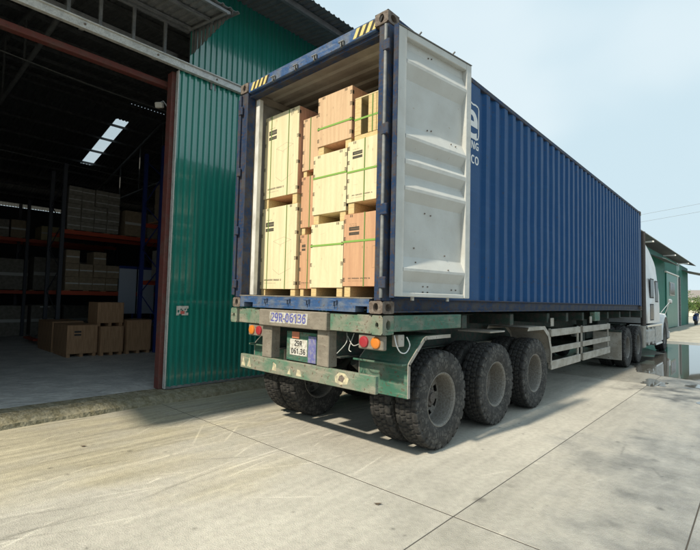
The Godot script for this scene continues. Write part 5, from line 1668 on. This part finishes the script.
# ---------------------------------------------------------------- far end of the yard
func build_far() -> void:
	var t := thing("green_shed", "distant green sheet metal shed with overhanging grey roofs at the yard end", "building", V(-6, 0, -38))
	var X := -2.4
	part(t, "wall", ribbed(-24.0, -34.6, 0.0, 5.1, 0.25, 0.03, 0.05, 0.09, X), M.green_far)
	part(t, "wall", ribbed(-34.6, -41.0, 0.0, 5.1, 0.25, 0.03, 0.05, 0.09, X), M.green_far)
	part(t, "wall", ribbed(-42.6, -48.4, 0.0, 5.1, 0.25, 0.03, 0.05, 0.09, X), M.green_far)
	bx(t, "wall", V(X - 0.1, 3.9, -42.6), V(X - 0.01, 5.1, -41.0), M.green_far, 0.0)
	bx(t, "gable_wall", V(-9.0, 0.0, -48.5), V(X - 0.005, 5.0, -48.41), M.green_far, 0.0)
	bx(t, "gable_wall", V(-9.0, 0.0, -24.0), V(X - 0.005, 5.0, -23.9), M.green_far, 0.0)
	bx(t, "dark_room", V(X - 3.0, 0.0, -43.2), V(X - 2.9, 4.2, -40.6), M.wall_in, 0.0)
	bx(t, "door_post", V(X - 0.05, 0.0, -41.2), V(X + 0.09, 4.0, -40.95), M.white_paint, 0.01)
	bx(t, "door_post", V(X - 0.05, 0.0, -42.75), V(X + 0.09, 4.0, -42.55), M.galv_dark, 0.01)
	bx(t, "door_leaf", V(X + 0.04, 0.05, -40.4), V(X + 0.11, 3.95, -35.0), M.green_far, 0.02)
	bx(t, "door_track", V(X + 0.03, 3.97, -41.2), V(X + 0.16, 4.06, -34.6), M.white_paint, 0.01)
	var w := bx(t, "window", V(X + 0.10, 2.38, -38.6), V(X + 0.16, 3.36, -36.2), M.alu, 0.02)
	for k in 2: put(w, "pane", boxmesh(V(0.02, 0.84, 1.05), 0.004), M.glass).position = V(0.035, 0, -0.57 + k * 1.14)
	# roofs stepping along the eave
	part(t, "roof", roof_sheet(-9.0, 7.0, -1.70, 5.28, -22.0, -47.6, 0.25, 0.04), M.roof_under)
	for z in [-25.5, -34.0, -41.5]:
		bx(t, "gutter_bracket", V(-2.35, 5.02, z - 0.05), V(-1.62, 5.10, z + 0.05), M.white_paint, 0.01)
	for c in [[-34.6, -28.5, 4.72, 4.35, -1.5], [-58.0, -44.0, 4.72, 4.38, -1.05]]:
		part(t, "awning", roof_sheet(X, c[2], c[4], c[3], maxf(c[0], c[1]), minf(c[0], c[1]) if c[0] > -50 else -49.5, 0.25, 0.03), M.roof_under)
	# lower building closing the row between warehouse and shed
	# parked scooter, pink sack, trees and a house beyond
	var sc := thing("parked_scooter", "small parked motor scooter beside the corner of the green shed", "scooter", V(-2.1, 0, -47.6))
	for z in [-46.9, -48.2]:
		var b := MB.new()
		b.xf = Transform3D(Basis(), V(-1.75, 0.27, z))
		b.lathe([Vector2(-0.06, 0.14), Vector2(-0.06, 0.24), Vector2(-0.03, 0.27), Vector2(0.03, 0.27), Vector2(0.06, 0.24), Vector2(0.06, 0.14)], 20)
		part(sc, "wheel", b, M.rubber)
	var sb := MB.new()
	sb.xf = Transform3D(Basis(Vector3.UP, PI / 2), V(-1.75, 0, -47.55))
	sb.prism(PackedVector2Array([Vector2(-0.75, 0.45), Vector2(-0.2, 0.3), Vector2(0.3, 0.3), Vector2(0.55, 0.5), Vector2(0.62, 1.0), Vector2(0.52, 1.02), Vector2(0.42, 0.6), Vector2(0.2, 0.45), Vector2(-0.05, 0.75), Vector2(-0.8, 0.78)]), -0.16, 0.16)
	part(sc, "scooter_body", sb, flat(Color(0.02, 0.06, 0.20), 0.3))
	bx(sc, "seat", V(-1.90, 0.78, -47.45), V(-1.60, 0.90, -46.75), M.black_paint, 0.05)
	var hb := MB.new()
	hb.tube([V(-2.1, 1.1, -48.05), V(-1.75, 1.05, -48.1), V(-1.4, 1.1, -48.05)], 0.025, 6)
	part(sc, "handlebar", hb, M.black_paint)
	var hs := thing("distant_house", "small cream house with a dark roof behind the trees at the right edge", "house", V(0, 0, -96))
	bx(hs, "wall", V(-8, 0, -100), V(9, 3.2, -95), M.house_cream, 0.0)
	var rf := MB.new()
	rf.xf = Transform3D(Basis(Vector3.UP, PI / 2), V(0, 0, 0))
	rf.prism(PackedVector2Array([Vector2(94.5, 3.2), Vector2(100.5, 3.2), Vector2(97.5, 4.6)]), -8.5, 9.5)
	part(hs, "roof", rf, M.house_roof)
	for k in 4: bx(hs, "window", V(-6.5 + k * 4, 1.1, -95.0), V(-5.1 + k * 4, 2.3, -94.95), M.glass, 0.01)
	var spots := [[-3.2, -72, 3.0, "bright green leafy shrub tree at the right edge near the shed"], [-0.5, -78, 2.6, "low yellowish green bush beside the far road"], [2.5, -75, 3.6, "leafy tree just right of the far shrub"], [7.0, -80, 4.2, "leafy tree farther right beyond the yard"], [-6.0, -86, 3.4, "leafy tree partly behind the green shed"]]
	for s in spots: tree(s[0], s[1], s[2], s[3])
	# overhead wires
	for k in 2:
		var o := thing("power_line", ["upper of two thin overhead wires crossing the sky", "lower of two thin overhead wires crossing the sky"][k], "wire", V(10, 15 - k * 1.0, -60), "overhead wires")
		var b := MB.new()
		var pts := []
		for i in 15:
			var u := i / 14.0
			pts.append(V(lerpf(-40, 60, u), lerpf(10.5, 19.5, u) - k * 0.9 - 3.0 * u * (1 - u), lerpf(-66, -50, u)))
		b.tube(pts, 0.014, 5)
		part(o, "wire", b, M.galv_dark)

func tree(x: float, z: float, h: float, label: String) -> void:
	var t := thing("tree", label, "tree", V(x, 0, z), "trees beyond the yard")
	var b := MB.new()
	b.tube([V(x, 0, z), V(x + 0.05, h * 0.3, z), V(x - 0.05, h * 0.55, z + 0.05), V(x + 0.1, h * 0.8, z)], 0.07, 6)
	for k in 5:
		var a := TAU * k / 5.0
		b.tube([V(x, h * 0.35, z), V(x + cos(a) * h * 0.22, h * 0.6, z + sin(a) * h * 0.22)], 0.03, 5)
	part(t, "trunk", b, M.bark)
	var c := MB.new()
	var r2 := RandomNumberGenerator.new()
	r2.seed = int(x * 13 + z * 7)
	for k in 26:
		var cc := V(x, h * 0.62, z) + V(r2.randfn(0, 0.2), r2.randfn(0, 0.17), r2.randfn(0, 0.2)) * h
		for i in 46:
			var p := cc + V(r2.randfn(), r2.randfn(), r2.randfn()) * h * 0.07
			p.y = maxf(p.y, 0.15)
			var u := V(r2.randfn(), r2.randfn(), r2.randfn()).normalized() * 0.10
			var v := u.cross(V(r2.randfn(), r2.randfn(), r2.randfn())).normalized() * 0.06
			c.quad(p - u, p - v, p + u, p + v)
	part(t, "crown", c, M.leaf if int(absf(x)) % 2 == 0 else M.leaf2)
